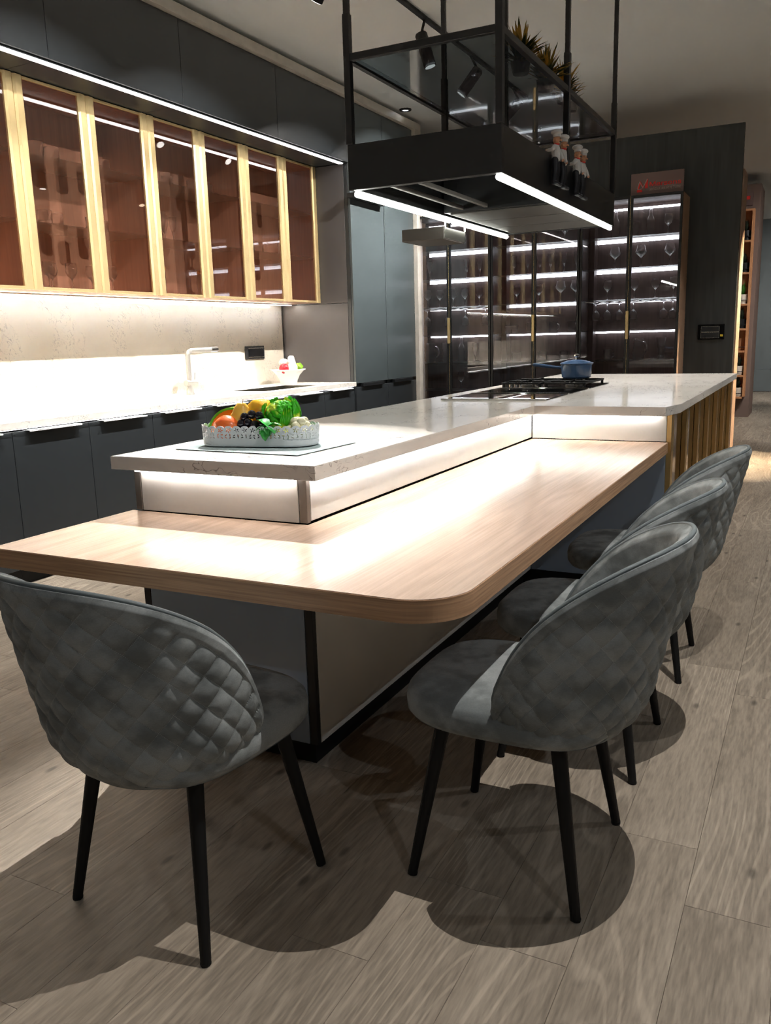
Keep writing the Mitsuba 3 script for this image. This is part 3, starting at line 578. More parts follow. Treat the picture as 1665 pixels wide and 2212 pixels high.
# cabbage
def cabbage():
    m = trimesh.creation.icosphere(5, 1.0); v = m.vertices
    th = np.arctan2(v[:, 1], v[:, 0]); q = 5 * th + 5 * v[:, 2] + 2.5 * meshkit.fbm(v * 1.6, 3, 2)
    rid = np.abs(np.sin(q)) ** .6; rf = meshkit.fbm(v * 7, 3, 8)
    return trimesh.Trimesh(v * (.92 + .07 * rid + .10 * (rf - .5))[:, None] * [.058, .056, .056], m.faces, process=False)
t = thing('cabbage', 'glossy green cabbage with ruffled leaves at the right of the fruit tray', 'vegetable')
put(t, 'head', mv(cabbage(), tl(.078, .03, .083)), 'mat_cabbage', True)
for i, (a0, e0, e1, sp_, rr) in enumerate(((.1, -.8, .95, .55, 0), (.95, -.7, 1.15, .5, 1), (1.8, -.8, 1.0, .5, 2), (2.7, -.8, 1.2, .55, 0), (3.55, -.9, .7, .5, 1), (5.55, -.9, .55, .42, 2), (4.2, -1.0, .1, .45, 0), (4.95, -1.0, -.1, .4, 1))):
    nu, nv = 26, 18; P = np.zeros((nu, nv, 3))
    for iu, a in enumerate(np.linspace(-1, 1, nu)):
        for iv, q in enumerate(np.linspace(0, 1, nv)):
            e = e0 + (e1 - e0) * q * (1 - .18 * a * a) + .05 * math.sin(13 * a + i) * q
            ruff = (.0045 * math.sin(15 * a + 2 * i) + .0075 * q) * q ** 2 + .003 * a * a
            r = .0575 + .0028 * rr + ruff; aa = a0 + a * sp_ * (.55 + .45 * math.sin(PI * min(1, q * .8 + .2)))
            P[iu, iv] = [r * math.cos(e) * math.cos(aa), r * math.cos(e) * math.sin(aa), r * math.sin(e)]
    g = grid(P); g2 = g.copy(); g2.vertices *= .978; g2.invert()
    put(t, 'leaf', mv(cat(g, g2), tl(.078, .03, .083)), 'mat_cabbage_leaf' if i in (1, 3) else 'mat_cabbage', True)
def bunch(name, lab, pts, r, mat):
    t = thing(name, lab, 'grapes'); g = ply(trimesh.creation.icosphere(3, r), mat, True)
    for p in pts: put(t, 'grape', dict(g), mat, tw=T().translate(list(p)))
    return t
rg = np.random.default_rng(3)
bp = [tl(-.066 + .028 * i + rg.uniform(-.004, .004), -.062 + rg.uniform(-.006, .004), .040 + rg.uniform(-.003, .005)) for i in range(5)] + [tl(-.055 + .029 * i, -.045 + rg.uniform(-.005, .005), .066 + rg.uniform(-.004, .006)) for i in range(4)] + [tl(-.046 + .03 * i, -.03, .088 + rg.uniform(-.006, .008)) for i in range(3)] + [tl(-.08 + .03 * i, -.055, .016) for i in range(5)]
bunch('black_grapes', 'bunch of shiny black grapes at the front of the fruit tray', bp, .0145, 'mat_grape_black')
bunch('white_grapes', 'bunch of pale cream grapes at the right end of the fruit tray', [tl(.135 + .027 * (i % 3) + rg.uniform(-.003, .003), -.035 + .026 * (i // 3) + rg.uniform(-.003, .003), .045 + .012 * (i % 2)) for i in range(9)] + [tl(.15 + .026 * (i % 2), -.02 + .025 * (i // 2), .07) for i in range(4)], .0155, 'mat_grape_white')
bunch('green_grapes', 'bunch of yellow green grapes in front of the cabbage in the fruit tray', [tl(.09 + .026 * (i % 2) + rg.uniform(-.003, .003), -.045 - .02 * (i // 2) + rg.uniform(-.003, .003), .04 + .016 * ((i + 1) % 2)) for i in range(4)], .0145, 'mat_grape_green')
t = thing('mint_sprig', 'green leafy mint sprig hanging over the front of the lace tray', 'leaves')
def leafm(l, w):
    nu, nv = 11, 7; P = np.zeros((nu, nv, 3))
    for i, s in enumerate(np.linspace(0, 1, nu)):
        ww = w * math.sin(PI * min(1, s * .97 + .03)) ** .7
        for j, q in enumerate(np.linspace(-1, 1, nv)): P[i, j] = [l * s, ww * q, .12 * l * math.sin(PI * s) - .18 * l * s * s + .25 * ww * abs(q)]
    g = grid(P); g2 = g.copy(); g2.vertices[:, 2] -= .0012; g2.invert(); return cat(g, g2)
lc = tl(.07, -.078, .060)
for a, l, e in ((2.7, .058, .5), (3.4, .044, -.2), (-1.7, .048, -.95), (-.6, .044, -.3), (.2, .046, .2), (-2.4, .038, -.5), (1.4, .036, .4), (-1.1, .036, -.7)):
    put(t, 'leaf', mv(mv(leafm(l, l * .36), ry=-e), lc, rz=a + ta), 'mat_leaf_green', True)
put(t, 'stem', tube([lc, tl(.068, -.06, .05), tl(.066, -.04, .03)], .0022, 6), 'mat_leaf_green', 40)

# ------------------------------------------------------------------ canopy over the island
KX0, KX1, KY0, KY1, KZ0, KZ1 = -1.825, -1.146, 3.29, 5.30, 1.90, 2.08
t = thing('hood_canopy', 'black metal hood canopy on posts hanging over the island hob', 'range hood')
w = .035
for a in ((KX0, KX1, KY0, KY0 + w), (KX0, KX1, KY1 - w, KY1), (KX0, KX0 + w, KY0 + w, KY1 - w), (KX1 - w, KX1, KY0 + w, KY1 - w)): put(t, 'fascia', bx(*a, KZ0, KZ1), 'mat_black')
posts = [(KX0, KY0), (KX1, KY0), (KX0, 4.31), (KX1, 4.25), (KX0, KY1), (KX1, KY1)]
for (x, y) in posts:
    xs = x + (.011 if x == KX0 else -.011); ys = y + (.011 if y < 5.2 else -.011)
    put(t, 'post', bx(xs - .011, xs + .011, ys - .011, ys + .011, KZ1 + .0005, CEIL), 'mat_black')
    put(t, 'socket', bx(xs - .0145, xs + .0145, ys - .0145, ys + .0145, KZ1 + .001, 2.58), 'mat_black')
FZ0, FZ1 = 2.402, 2.43
for a in ((KX0, KX1, KY0, KY0 + .024), (KX0, KX1, KY1 - .024, KY1), (KX0, KX0 + .024, KY0 + .026, KY1 - .026), (KX1 - .024, KX1, KY0 + .026, KY1 - .026)): put(t, 'frame_rail', bx(*a, FZ0, FZ1), 'mat_black')
put(t, 'smoked_glass', bx(KX0 + .02, KX1 - .02, KY0 + .02, KY1 - .02, FZ0 + .006, FZ0 + .014, 0), 'mat_smoked_sheet', label='smoked glass sheet at the top frame')
put(t, 'top_plate', bx(KX0 + w, KX1 - w, KY0 + w, KY1 - w, KZ1 - .012, KZ1 - .004), 'mat_black')
hk = put(t, 'extractor', bx(KX0 + .05, KX1 - .05, 4.20, KY1 - w - .002, KZ0 + .006, KZ1 - .014), 'mat_black')
for i in range(3): put(hk, 'filter', bx(KX0 + .07, KX1 - .075, 4.24 + i * .335, 4.24 + i * .335 + .325, KZ0 + .0, KZ0 + .0055), 'mat_filter', label='grey grease filter')
for x in (-1.68, -1.55): put(t, 'cross_rail', bx(x, x + .018, KY0 + w, 4.19, KZ0 + .012, KZ0 + .03), 'mat_steel_dark')
TU = lit((.97, 1., .90), L_TUBE)
for nm, x, a, b in (('near right', KX1 - .0175, 3.305, 4.245), ('far right', KX1 - .0175, 4.262, 5.28), ('near left', KX0 + .0175, 3.33, 4.35), ('far left', KX0 + .0175, 4.69, 5.28), ('short middle left', KX0 + .0175, 4.40, 4.66)):
    solo('light_tube', tube([(x, a, KZ0 - .012), (x, b, KZ0 - .012)], .0135, 14), 'mat_white', 'glowing %s light tube under the hood canopy' % nm, 'light tube', smooth=40, emit=TU)
t = thing('fan_box', 'small steel box strapped below the left edge of the hood canopy', 'metal box')
put(t, 'body', bx(-2.10, -1.85, 4.37, 4.68, 1.80, 1.865, .003), 'mat_steel_dark')
put(t, 'face', bx(-1.849, -1.846, 4.375, 4.675, 1.805, 1.862, .001), 'mat_steel')
for y in (4.371, 4.655): put(t, 'strap', cat(bx(-1.849, -1.845, y, y + .025, 1.863, 2.0, .001), bx(-1.849, -1.826, y, y + .025, 1.998, 2.002, .001)), 'mat_steel')
def spiky(n, h, seed, spread=.5):
    r = np.random.default_rng(seed); ms = []
    for i in range(n):
        a = r.uniform(0, 2 * PI); e = r.uniform(.25, 1.35); l = h * r.uniform(.6, 1.05); w_ = l * .05
        s = np.linspace(0, 1, 5); z = l * np.sin(e) * s + r.uniform(0, .04) + .0; d = l * np.cos(e) * s * spread * (1 + .3 * s)
        z = z - .18 * l * s * s * math.cos(e)
        P = np.zeros((5, 2, 3)); ca, sa = math.cos(a), math.sin(a)
        for k in range(5):
            ww = w_ * 1.5 * (1 - s[k]) ** .6 + .0006
            for j, q in enumerate((-1, 1)): P[k, j] = [d[k] * ca - q * ww * sa, d[k] * sa + q * ww * ca, z[k]]
        ms.append(grid(P))
    return cat(*ms)
for i, (y, x, h, lb) in enumerate(((3.90, -1.27, .20, 'nearest'), (4.22, -1.25, .19, 'second nearest'), (4.48, -1.23, .17, 'third nearest'), (4.66, -1.25, .12, 'farthest, smallest'))):
    t = thing('potted_grass', 'spiky orange tipped grass plant standing on the canopy glass, %s of four' % lb, 'plant', 'potted grasses on the canopy')
    put(t, 'pot', mv(lathe([(0, 0), (.035, 0), (.045, .05), (.042, .05), (.034, .006), (0, .006)], 20), (x, y, FZ0 + .0145)), 'mat_black', 40)
    put(t, 'foliage', mv(spiky(90, h, 20 + i, .62), (x, y, FZ0 + .04)), 'mat_plant_dark')
# seated chef dolls on the canopy rim
def capsule(a, b, ra, rb, n=10):
    s = lambda c, r: ball(c, r, 1).vertices
    return hull(np.vstack([s(a, ra), s(b, rb)]))
def chef(y, lb, arm):
    t = thing('chef_figurine', 'small chef doll in white coat and hat hanging over the canopy edge, %s' % lb, 'figurine', 'chef dolls on the canopy edge')
    x, z = KX1 + .021, KZ1
    def man(tm): return m3.Manifold(m3.Mesh(np.asarray(tm.vertices, np.float32), np.asarray(tm.faces, np.uint32)))
    def merge(parts):
        r = m3.Manifold()
        for p in parts: r = r + man(p)
        r = r.refine_to_length(.006).to_mesh(); tm = trimesh.Trimesh(r.vert_properties[:, :3], r.tri_verts); trimesh.smoothing.filter_taubin(tm, iterations=8); return tm
    legs = []
    for s_ in (-1, 1):
        a = y + s_ * .013
        legs += [capsule((x - .001, a, z - .03), (x + .003, a + s_ * .004, z - .075), .0165, .0135), capsule((x + .003, a + s_ * .004, z - .075), (x - .003, a + s_ * .006, z - .118), .0135, .011), capsule((x - .003, a + s_ * .006, z - .126), (x + .018, a + s_ * .011, z - .132), .010, .008)]
    put(t, 'trousers', merge(legs), 'mat_trousers', True)
    tor = [capsule((x, y, z - .02), (x - .001, y, z + .022), .0205, .019), capsule((x - .001, y - .02, z + .026), (x - .001, y + .02, z + .026), .012, .012)]
    ends = []
    for s_ in (-1, 1):
        if s_ == arm: e, h = (x + .012, y + s_ * .036, z + .002), (x + .024, y + s_ * .028, z - .026)
        else: e, h = (x - .006, y + s_ * .038, z + .012), (x - .034, y + s_ * .03, z + .012)
        tor += [capsule((x, y + s_ * .027, z + .026), e, .010, .0085), capsule(e, h, .0085, .007)]; ends.append(h)
    put(t, 'coat', merge(tor), 'mat_coat', True)
    cx, cz = x + .004, z + .056
    h = put(t, 'head', trimesh.util.concatenate([ball((cx, y, cz), (.0175, .017, .02), 3), ball((cx + .018, y, cz - .003), (.005, .004, .005), 2), ball((cx, y - .017, cz - .002), (.004, .003, .006), 2), ball((cx, y + .017, cz - .002), (.004, .003, .006), 2), capsule((x, y, z + .03), (cx, y, cz - .012), .009, .009)]), 'mat_skin', True)
    put(h, 'eyes', cat(ball((cx + .0155, y - .0065, cz + .004), .0022, 1), ball((cx + .0155, y + .0065, cz + .004), .0022, 1)), 'mat_trousers', True)
    put(h, 'moustache', cat(capsule((cx + .0175, y, cz - .008), (cx + .0145, y - .009, cz - .010), .003, .0015), capsule((cx + .0175, y, cz - .008), (cx + .0145, y + .009, cz - .010), .003, .0015)), 'mat_trousers', True)
    put(t, 'hat', cat(mv(lathe([(0, 0), (.0175, 0), (.018, .014), (0, .014)], 18), (cx, y, cz + .013)), ball((cx - .002, y, cz + .034), (.026, .027, .013), 3)), 'mat_coat', 40, label='white chef hat')
    for p in ends: put(t, 'hand', ball(p, (.0068, .0065, .0075), 2), 'mat_skin', True)
    put(t, 'scarf', mv(trimesh.creation.torus(.011, .0038, 16, 8), (x + .001, y, z + .038)), 'mat_red', True)
for y, lb, arm in ((3.97, 'nearest of four', 1), (4.09, 'second nearest', -1), (4.34, 'third nearest', 1), (4.45, 'farthest of four', 1)): chef(y, lb, arm)

# ------------------------------------------------------------------ ceiling lamps
def spot(pos, aim, inten, lab, beam=8., cut=46., color=NEUT, grp='ceiling track spotlights'):
    pos, aim = np.array(pos, float), np.array(aim, float); d = aim - pos; d /= np.linalg.norm(d)
    t = thing('track_spotlight', lab, 'spotlight', grp)
    top = pos - d * .09; bot = pos + d * .12
    put(t, 'can', tube([top - d * .012, top, bot], [.034, .042, .043], 24), 'mat_black_matt', 40)
    put(t, 'lens', tube([bot + d * .0005, bot + d * .003], .036, 20), 'mat_white', 40, emit=lit(color, 3.5), wt=W_SMALL * .2)
    put(t, 'stem', tube([top, (pos[0], pos[1], CEIL - .022)], .009, 8), 'mat_black_matt', 40)
    k = t + '__lamp'
    scene[k] = {'type': 'spot', 'sampling_weight': W_SPOT, 'intensity': rgb(*lit(color, inten)), 'cutoff_angle': cut, 'beam_width': beam, 'to_world': T().look_at(origin=(bot + d * .006).tolist(), target=(bot + d).tolist(), up=[0, .3, .9])}
    return t
solo('lighting_track', bx(-2.567, -2.533, 1.0, 8.0, CEIL - .022, CEIL), 'mat_black_matt', 'black ceiling track beside the hood canopy', 'track')
solo('lighting_track', bx(.083, .117, .5, 16.5, CEIL - .022, CEIL), 'mat_black_matt', 'black ceiling track above the seats', 'track')
for y, aimp, k, lb, bm, ct in ((2.3, (-4.25, 2.3, 1.05), .8, 'nearest', 8, 46), (3.4, (-4.25, 3.6, 1.05), 1., 'second', 8, 46), (3.95, (-1.62, 2.28, .95), 2.6, 'third, leaning towards the fruit tray', 7, 14), (4.4, (-4.25, 4.85, 1.05), 1., 'fourth', 8, 46), (5.74, (-1.95, 6.02, .95), .8, 'fifth, beside the hood canopy', 10, 34), (6.6, (-4.2, 6.1, 1.05), 1., 'sixth', 8, 46), (7.6, (-3.85, 7.5, 2.0), 1.0, 'farthest', 8, 46)):
    spot((-2.55, y, 3.22), aimp, L_SPOT_ROW * k, 'black cylindrical spotlight on the kitchen track, %s' % lb, bm, ct)
for y, aimp, k, lb in ((1.95, (-.15, 1.75, 0), 1., 'nearest'), (4.6, (.1, 4.6, 0), .5, 'second'), (7.6, (-.1, 7.4, 0), .9, 'third'), (10.8, (-.4, 12.2, 0), 1.2, 'fourth'), (15.5, (-.3, 18.5, .6), 1.5, 'farthest')):  # the farthest one is added out of view to lift the far wall
    spot((.1, y, 3.26), aimp, L_SPOT_TABLE * k, 'black cylindrical spotlight above the seats, %s' % lb, 22, 48, color=(1, .96, .91), grp='spotlights above the seats')
for x, y, aimp, k, lb in ((-1.1, -1.9, (-1.3, 1.0, .6), .15, 'behind the front chair'), (1.9, -.4, (-.2, 2.0, .5), .2, 'right of the front chair'), (2.1, 3.4, (-.1, 3.6, .5), .2, 'right of the row of chairs')):  # unseen fill spots, added to brighten the chair backs
    spot((x, y, 3.26), aimp, L_SPOT_TABLE * k, 'added fill spotlight on the ceiling %s' % lb, 24, 48, color=(.88, .94, 1.), grp='spotlights above the seats')
spot((.75, 11.6, 3.26), (-1.1, 13.5, 1.5), 10., 'added unseen spotlight brightening the plant shelf', 14, 40, grp='spotlights above the seats')  # added out of view so the plant shelf is not dark
spot((.1, 9.25, 3.26), (-.72, 8.86, .9), 170., 'added warm spotlight standing in for a hidden strip at the wooden panel end', 8, 20, color=WARM, grp='spotlights above the seats')  # added warm wash on the panel, in place of a hidden light strip
dl = np.array([-3.68, 7.80])
t = thing('downlight', 'small round recessed downlight in the ceiling beside the stone trim', 'downlight')
put(t, 'ring', mv(lathe([(.03, -.012), (.055, -.012), (.058, -.004), (.058, 0), (.03, 0), (.03, -.012)], 28), (dl[0], dl[1], CEIL - .0005)), 'mat_black', 40)
put(t, 'lens', mv(lathe([(0, -.006), (.029, -.006), (.029, -.001), (0, -.001)], 24), (dl[0], dl[1], CEIL - .0005)), 'mat_white', 40, emit=lit(COOL, 9.), wt=W_SMALL)

# ------------------------------------------------------------------ display cabinets at the far wall
DX = [-3.885, -2.985, -2.09, -1.172]; DY0, DY1, DZ = 8.25, 8.655, 2.495
LV = [1.013, 1.294, 1.578, 1.862, 2.142, 2.425]   # light bar levels
SHZ = [.73, 1.02, 1.30, 1.585, 1.868, 2.15]
DN = ['left', 'middle', 'right']
def dbar(t, x0, x1, z):
    put(t, 'light_bar', bx(x0, x1, 8.585, 8.61, z - .027, z - .008, 0), 'mat_white', emit=lit((.9, .95, 1.), L_DISPLAY), wt=W_SMALL * 2)
for c in range(3):
    x0, x1 = DX[c] + .002, DX[c + 1] - .002; ti = .02
    t = thing('display_cabinet', 'tall lit display cabinet with black framed glass doors, %s of three by the far partition' % DN[c], 'cabinet', 'lit display cabinets')
    put(t, 'back_panel', bx(x0 + ti, x1 - ti, 8.635, DY1, .08, DZ - ti), 'mat_darkwood')
    put(t, 'side_panel', bx(x0, x0 + ti, DY0, DY1, 0, DZ), 'mat_sidewood' if c == 0 else 'mat_darkwood')
    put(t, 'side_panel', bx(x1 - ti, x1, DY0, DY1, 0, DZ), 'mat_sidewood' if c == 2 else 'mat_darkwood')
    if c: put(t, 'filler_post', bx(x0 + ti, x0 + .075, 8.5, 8.634, .08, DZ - ti), 'mat_darkwood')
    put(t, 'top_panel', bx(x0 + ti, x1 - ti, DY0, DY1, DZ - ti, DZ), 'mat_darkwood')
    put(t, 'bottom_panel', bx(x0 + ti, x1 - ti, DY0, DY1, 0, .08), 'mat_darkwood')
    for z in SHZ: put(t, 'glass_shelf', bx(x0 + ti + .001, x1 - ti - .001, DY0 + .03, 8.634, z - .008, z), 'mat_shelf_glass')
    for z in SHZ[2:]: dbar(t, x0 + ti + .06, x1 - ti - .004, z - .0)
    dbar(t, x0 + ti + .06, x1 - ti - .004, 2.445)
    xm = (x0 + x1) / 2
    for (a, b) in ((x0 + .001, xm - .0015), (xm + .0015, x1 - .001)):
        fw, yq0, yq1 = .022, DY0 - .022, DY0 - .001
        dk = put(t, 'door', cat(bx(a, a + fw, yq0, yq1, .005, DZ), bx(b - fw, b, yq0, yq1, .005, DZ), bx(a + fw, b - fw, yq0, yq1, .005, .03), bx(a + fw, b - fw, yq0, yq1, DZ - .025, DZ)), 'mat_black', label='black framed door')
        put(dk, 'glass_pane', bx(a + fw - .004, b - fw + .004, DY0 - .014, DY0 - .010, .028, DZ - .022, 0), 'mat_grey_pane')
    put(t, 'handle', bx(xm - .014, xm + .014, DY0 - .045, DY0 - .0225, 1.215, 1.475, .004), 'mat_gold', label='brushed gold bar handle')
    put(t, 'edge_line', cat(bx(xm - .0012, xm + .0012, DY0 - .024, DY0 - .0222, .005, DZ, 0)), 'mat_gold')
def row(c, lv, items, flip=False):
    """items: (kind, x) or (kind, x, y)"""
    z = SHZ[lv] + .001
    for j, it in enumerate(items):
        kind, x = it[0], it[1]; y = it[2] if len(it) > 2 else 8.42
        nm = ['lowest lit', 'sixth', 'fifth', 'fourth', 'third', 'top'][lv]
        w_ = '%s from left on %s shelf of %s display cabinet' % (ORD[j], nm, DN[c])
        if flip: w_ = 'hanging upside down in %s display cabinet, %s from left' % (DN[c], ORD[j])
        glassware(kind, x, y, (SHZ[lv] - .022) if flip else z, w_, rz=rng.uniform(-20, 20), flip=flip, group='glassware in the display cabinets')
def xat(u, v, y=8.42):
    d = RIGHT * (u - 832.5) / FPX + DOWN * (v - 1106) / FPX + _f; return float(d[0] * y / d[1])
row(0, 4, [('flute', xat(928, 580)), ('flute', xat(1008, 580)), ('flute', xat(1036, 580))])
row(0, 3, [('wine', xat(924, 640)), ('wine', xat(950, 640)), ('wine', xat(979, 640)), ('wine', xat(1004, 640)), ('wine', xat(1035, 640))])
row(0, 3, [('goblet', xat(924, 700)), ('goblet', xat(968, 700)), ('goblet', xat(1005, 700)), ('goblet', xat(1048, 700))], True)
row(0, 1, [('jug', xat(936, 765), 8.36), ('beer', xat(955, 765), 8.52), ('bottle', xat(997, 765)), ('flute', xat(1026, 765))])
row(0, 0, [('wine', xat(996, 820))])
row(1, 4, [('flute', xat(1111, 570)), ('flute', xat(1140, 570)), ('flute', xat(1166, 570)), ('flute', xat(1189, 570)), ('flute', xat(1218, 570)), ('flute', xat(1245, 570))])
row(1, 3, [('wine', xat(1116, 630)), ('wine', xat(1164, 630)), ('balloon', xat(1211, 630)), ('balloon', xat(1243, 630))])
row(1, 2, [('small tumbler', xat(1098, 705)), ('small tumbler', xat(1112, 705)), ('mug', xat(1146, 705)), ('mug', xat(1195, 705)), ('mug', xat(1234, 705)), ('tall tumbler', xat(1245, 705), 8.5)])
row(1, 1, [('thick', xat(1117, 770)), ('thick', xat(1171, 770)), ('thick', xat(1218, 770))])
row(1, 5, [('bottle', xat(1170, 500)), ('wine', xat(1220, 500))])
row(2, 5, [('bottle', xat(1330, 490)), ('tall tumbler', xat(1371, 490)), ('bottle', xat(1405, 490)), ('wine', xat(1443, 490))])
row(2, 4, [('balloon', xat(1328, 565)), ('balloon', xat(1384, 565)), ('balloon', xat(1446, 565))])
row(2, 3, [('wine', xat(1312, 630)), ('wine', xat(1370, 630)), ('wine', xat(1415, 630)), ('wine', xat(1454, 630))])
row(2, 3, [('goblet', xat(1287, 690)), ('goblet', xat(1311, 690)), ('goblet', xat(1337, 690)), ('goblet', xat(1367, 690)), ('goblet', xat(1432, 690)), ('goblet', xat(1448, 690), 8.52)], True)
row(2, 1, [('mug', xat(1312, 770)), ('jug', xat(1378, 770)), ('beer', xat(1427, 770))])
for c in (0, 2):
    t = thing('stemware_rack', 'chrome wire rack holding upturned glasses in the %s display cabinet' % DN[c], 'rack', 'stemware racks')
    x0, x1 = DX[c] + .03, DX[c + 1] - .03; z = SHZ[3] - .016; n = 9
    put(t, 'rail', cat(tube([(x0, 8.3, z), (x1, 8.3, z)], .004, 8), tube([(x0, 8.58, z), (x1, 8.58, z)], .004, 8)), 'mat_chrome', 40)
    for i in range(n):
        x = x0 + (i + .5) * (x1 - x0) / n
        put(t, 'wire', tube([(x, 8.29, z - .004), (x, 8.57, z - .004)], .0025, 6), 'mat_chrome', 40)
    put(t, 'hanger', cat(*[tube([(x, y, z), (x, y, SHZ[3] - .0085)], .003, 6) for x in (x0 + .01, x1 - .01) for y in (8.3, 8.57)]), 'mat_chrome', 40)
# sign on the right cabinet
t = thing('sign', 'brown shop sign with red logo standing on the right display cabinet', 'sign')
sx0, sx1, sz0, sz1, sy_ = -1.645, -1.183, DZ + .001, 2.69, 8.29
put(t, 'board', bx(sx0, sx1, sy_, sy_ + .02, sz0, sz1, .002), 'mat_sign_board')
def onsign(m, x, z, sc=1.): m = m.copy(); m.apply_scale(sc); return mv(mv(m, rx=PI / 2), (x, sy_ - .0005, z))
H = sz1 - sz0
def poly_m(P): return extr(Polygon(P), 0, .003)
em = cat(poly_m([(0, .03), (.025, .1), (.055, .05), (.095, .115), (.095, .03), (.07, .03), (.07, .065), (.05, .03), (.03, .065), (.018, .03)]), poly_m([(0, -.0), (.05, .0), (.045, .022), (0, .022)]))
put(t, 'emblem', onsign(em, sx0 + .055, sz0 + .03), 'mat_sign_red', label='red letter M emblem')
put(t, 'emblem_line', onsign(cat(*[tube([(a[0], a[1], .003), (b[0], b[1], .003)], .003, 6) for a, b in (((.003, .03), (.022, .092)), ((.022, .092), (.052, .035)), ((.052, .035), (.09, .108)), ((.003, .026), (.045, .028)))]), sx0 + .055, sz0 + .03), 'mat_sign_grey')
def text(s, h, wd, bold):
    m = meshkit.text_mesh(s, h, .002, bold); b = m.bounds; m.apply_translation([-b[0][0], 0, 0]); m.apply_scale([wd / (b[1][0] - b[0][0]), 1, 1]); return m
put(t, 'lettering', onsign(text('Mersons', .036, .275, True), sx0 + .165, sz0 + .075), 'mat_sign_red', label='red lettering')
put(t, 'lettering', onsign(text('MODULAR KULTURE', .02, .27, False), sx0 + .168, sz0 + .038), 'mat_sign_grey', label='grey MODULAR KULTURE lettering')
# switch plate on partition
t = thing('switch_plate', 'black double switch plate on the dark partition right of the display cabinets', 'switch')
put(t, 'frame', bx(-1.05, -.815, 8.645, 8.659, 1.19, 1.33), 'mat_black_gloss')
for z in (1.205, 1.262):
    k = put(t, 'module', bx(-1.02, -.86, 8.638, 8.646, z, z + .05), 'mat_black')
    put(k, 'rim', cat(*[bx(*a, 8.635, 8.6385, *b, .0005) for a, b in (((-1.022, -.858), (z - .002, z + .001)), ((-1.022, -.858), (z + .049, z + .052)), ((-1.022, -1.019), (z, z + .05)), ((-.861, -.858), (z, z + .05)))]), 'mat_steel')
put(t, 'indicator', bx(-.85, -.825, 8.636, 8.646, 1.215, 1.235), 'mat_plug_yellow', label='yellow indicator')
# wooden booth end behind the partition
solo('booth_panel', bx(-1.6, -.716, 8.691, 9.05, 0, 2.70), 'mat_sidewood', 'warm lit wooden panel end behind the dark partition', 'panel')
# plant shelf
t = thing('plant_shelf', 'tall shallow wooden shelf unit with potted plants on the brown far wall', 'shelf unit')
NX0, NX1, NY0, NY1 = -1.42, -.94, 13.33, 13.498
def zat(v, u=1610, y=13.36):
    d = RIGHT * (u - 832.5) / FPX + DOWN * (v - 1106) / FPX + _f; return float(CAM[2] + d[2] * y / d[1])
nz = [zat(v) for v in (857, 810, 757, 709, 656, 588, 519, 452)]
put(t, 'back_panel', bx(NX0, NX1, NY1 - .012, NY1, nz[0], nz[-1]), 'mat_nichewood')
put(t, 'side_panel', bx(NX1 - .03, NX1, NY0, NY1 - .012, nz[0], nz[-1]), 'mat_nichewood'); put(t, 'side_panel', bx(NX0, NX0 + .03, NY0, NY1 - .012, nz[0], nz[-1]), 'mat_nichewood')
for z in nz: put(t, 'shelf', bx(NX0 + .03, NX1 - .03, NY0, NY1 - .012, z - .028, z), 'mat_nichewood')
for i, z in enumerate(nz[:-1]): put(t, 'rail', bx(NX0 + .03, NX1 - .03, NY0, NY0 + .008, z + .045, z + .055), 'mat_black')
pls = [(0, 'white', 'herb_dark'), (1, 'white', 'herb_dark'), (3, 'black', 'herb_dark'), (4, 'white', 'herb_green'), (5, 'black', 'herb_dark'), (6, 'black', 'herb_dark')]
for j, (i, pc, hc) in enumerate(pls):
    x = NX1 - .10; z = nz[i] + .001
    t = thing('potted_plant', '%s plant in %s pot on the wooden plant shelf, %s from the bottom' % ('bright green' if hc == 'herb_green' else 'dark bushy', pc, ORD[j]), 'plant', 'plants on the wooden shelf')
    put(t, 'pot', mv(lathe([(0, 0), (.055, 0), (.066, .13), (.06, .13), (.05, .01), (0, .01)], 20), (x, 13.413, z)), 'mat_pot_white' if pc == 'white' else 'mat_black', 40)
    put(t, 'foliage', mv(spiky(110, .18, 60 + j, .3), (x, 13.413, z + .1)), 'mat_' + hc)
solo('niche_sign', bx(-1.32, -.98, 13.47, 13.4985, nz[-1] + .06, nz[-1] + .24), 'mat_sign_board', 'small brown sign above the wooden plant shelf', 'sign')
put('niche_sign', 'lettering', bx(-1.28, -1.02, 13.466, 13.4698, nz[-1] + .14, nz[-1] + .19, .001), 'mat_sign_red')

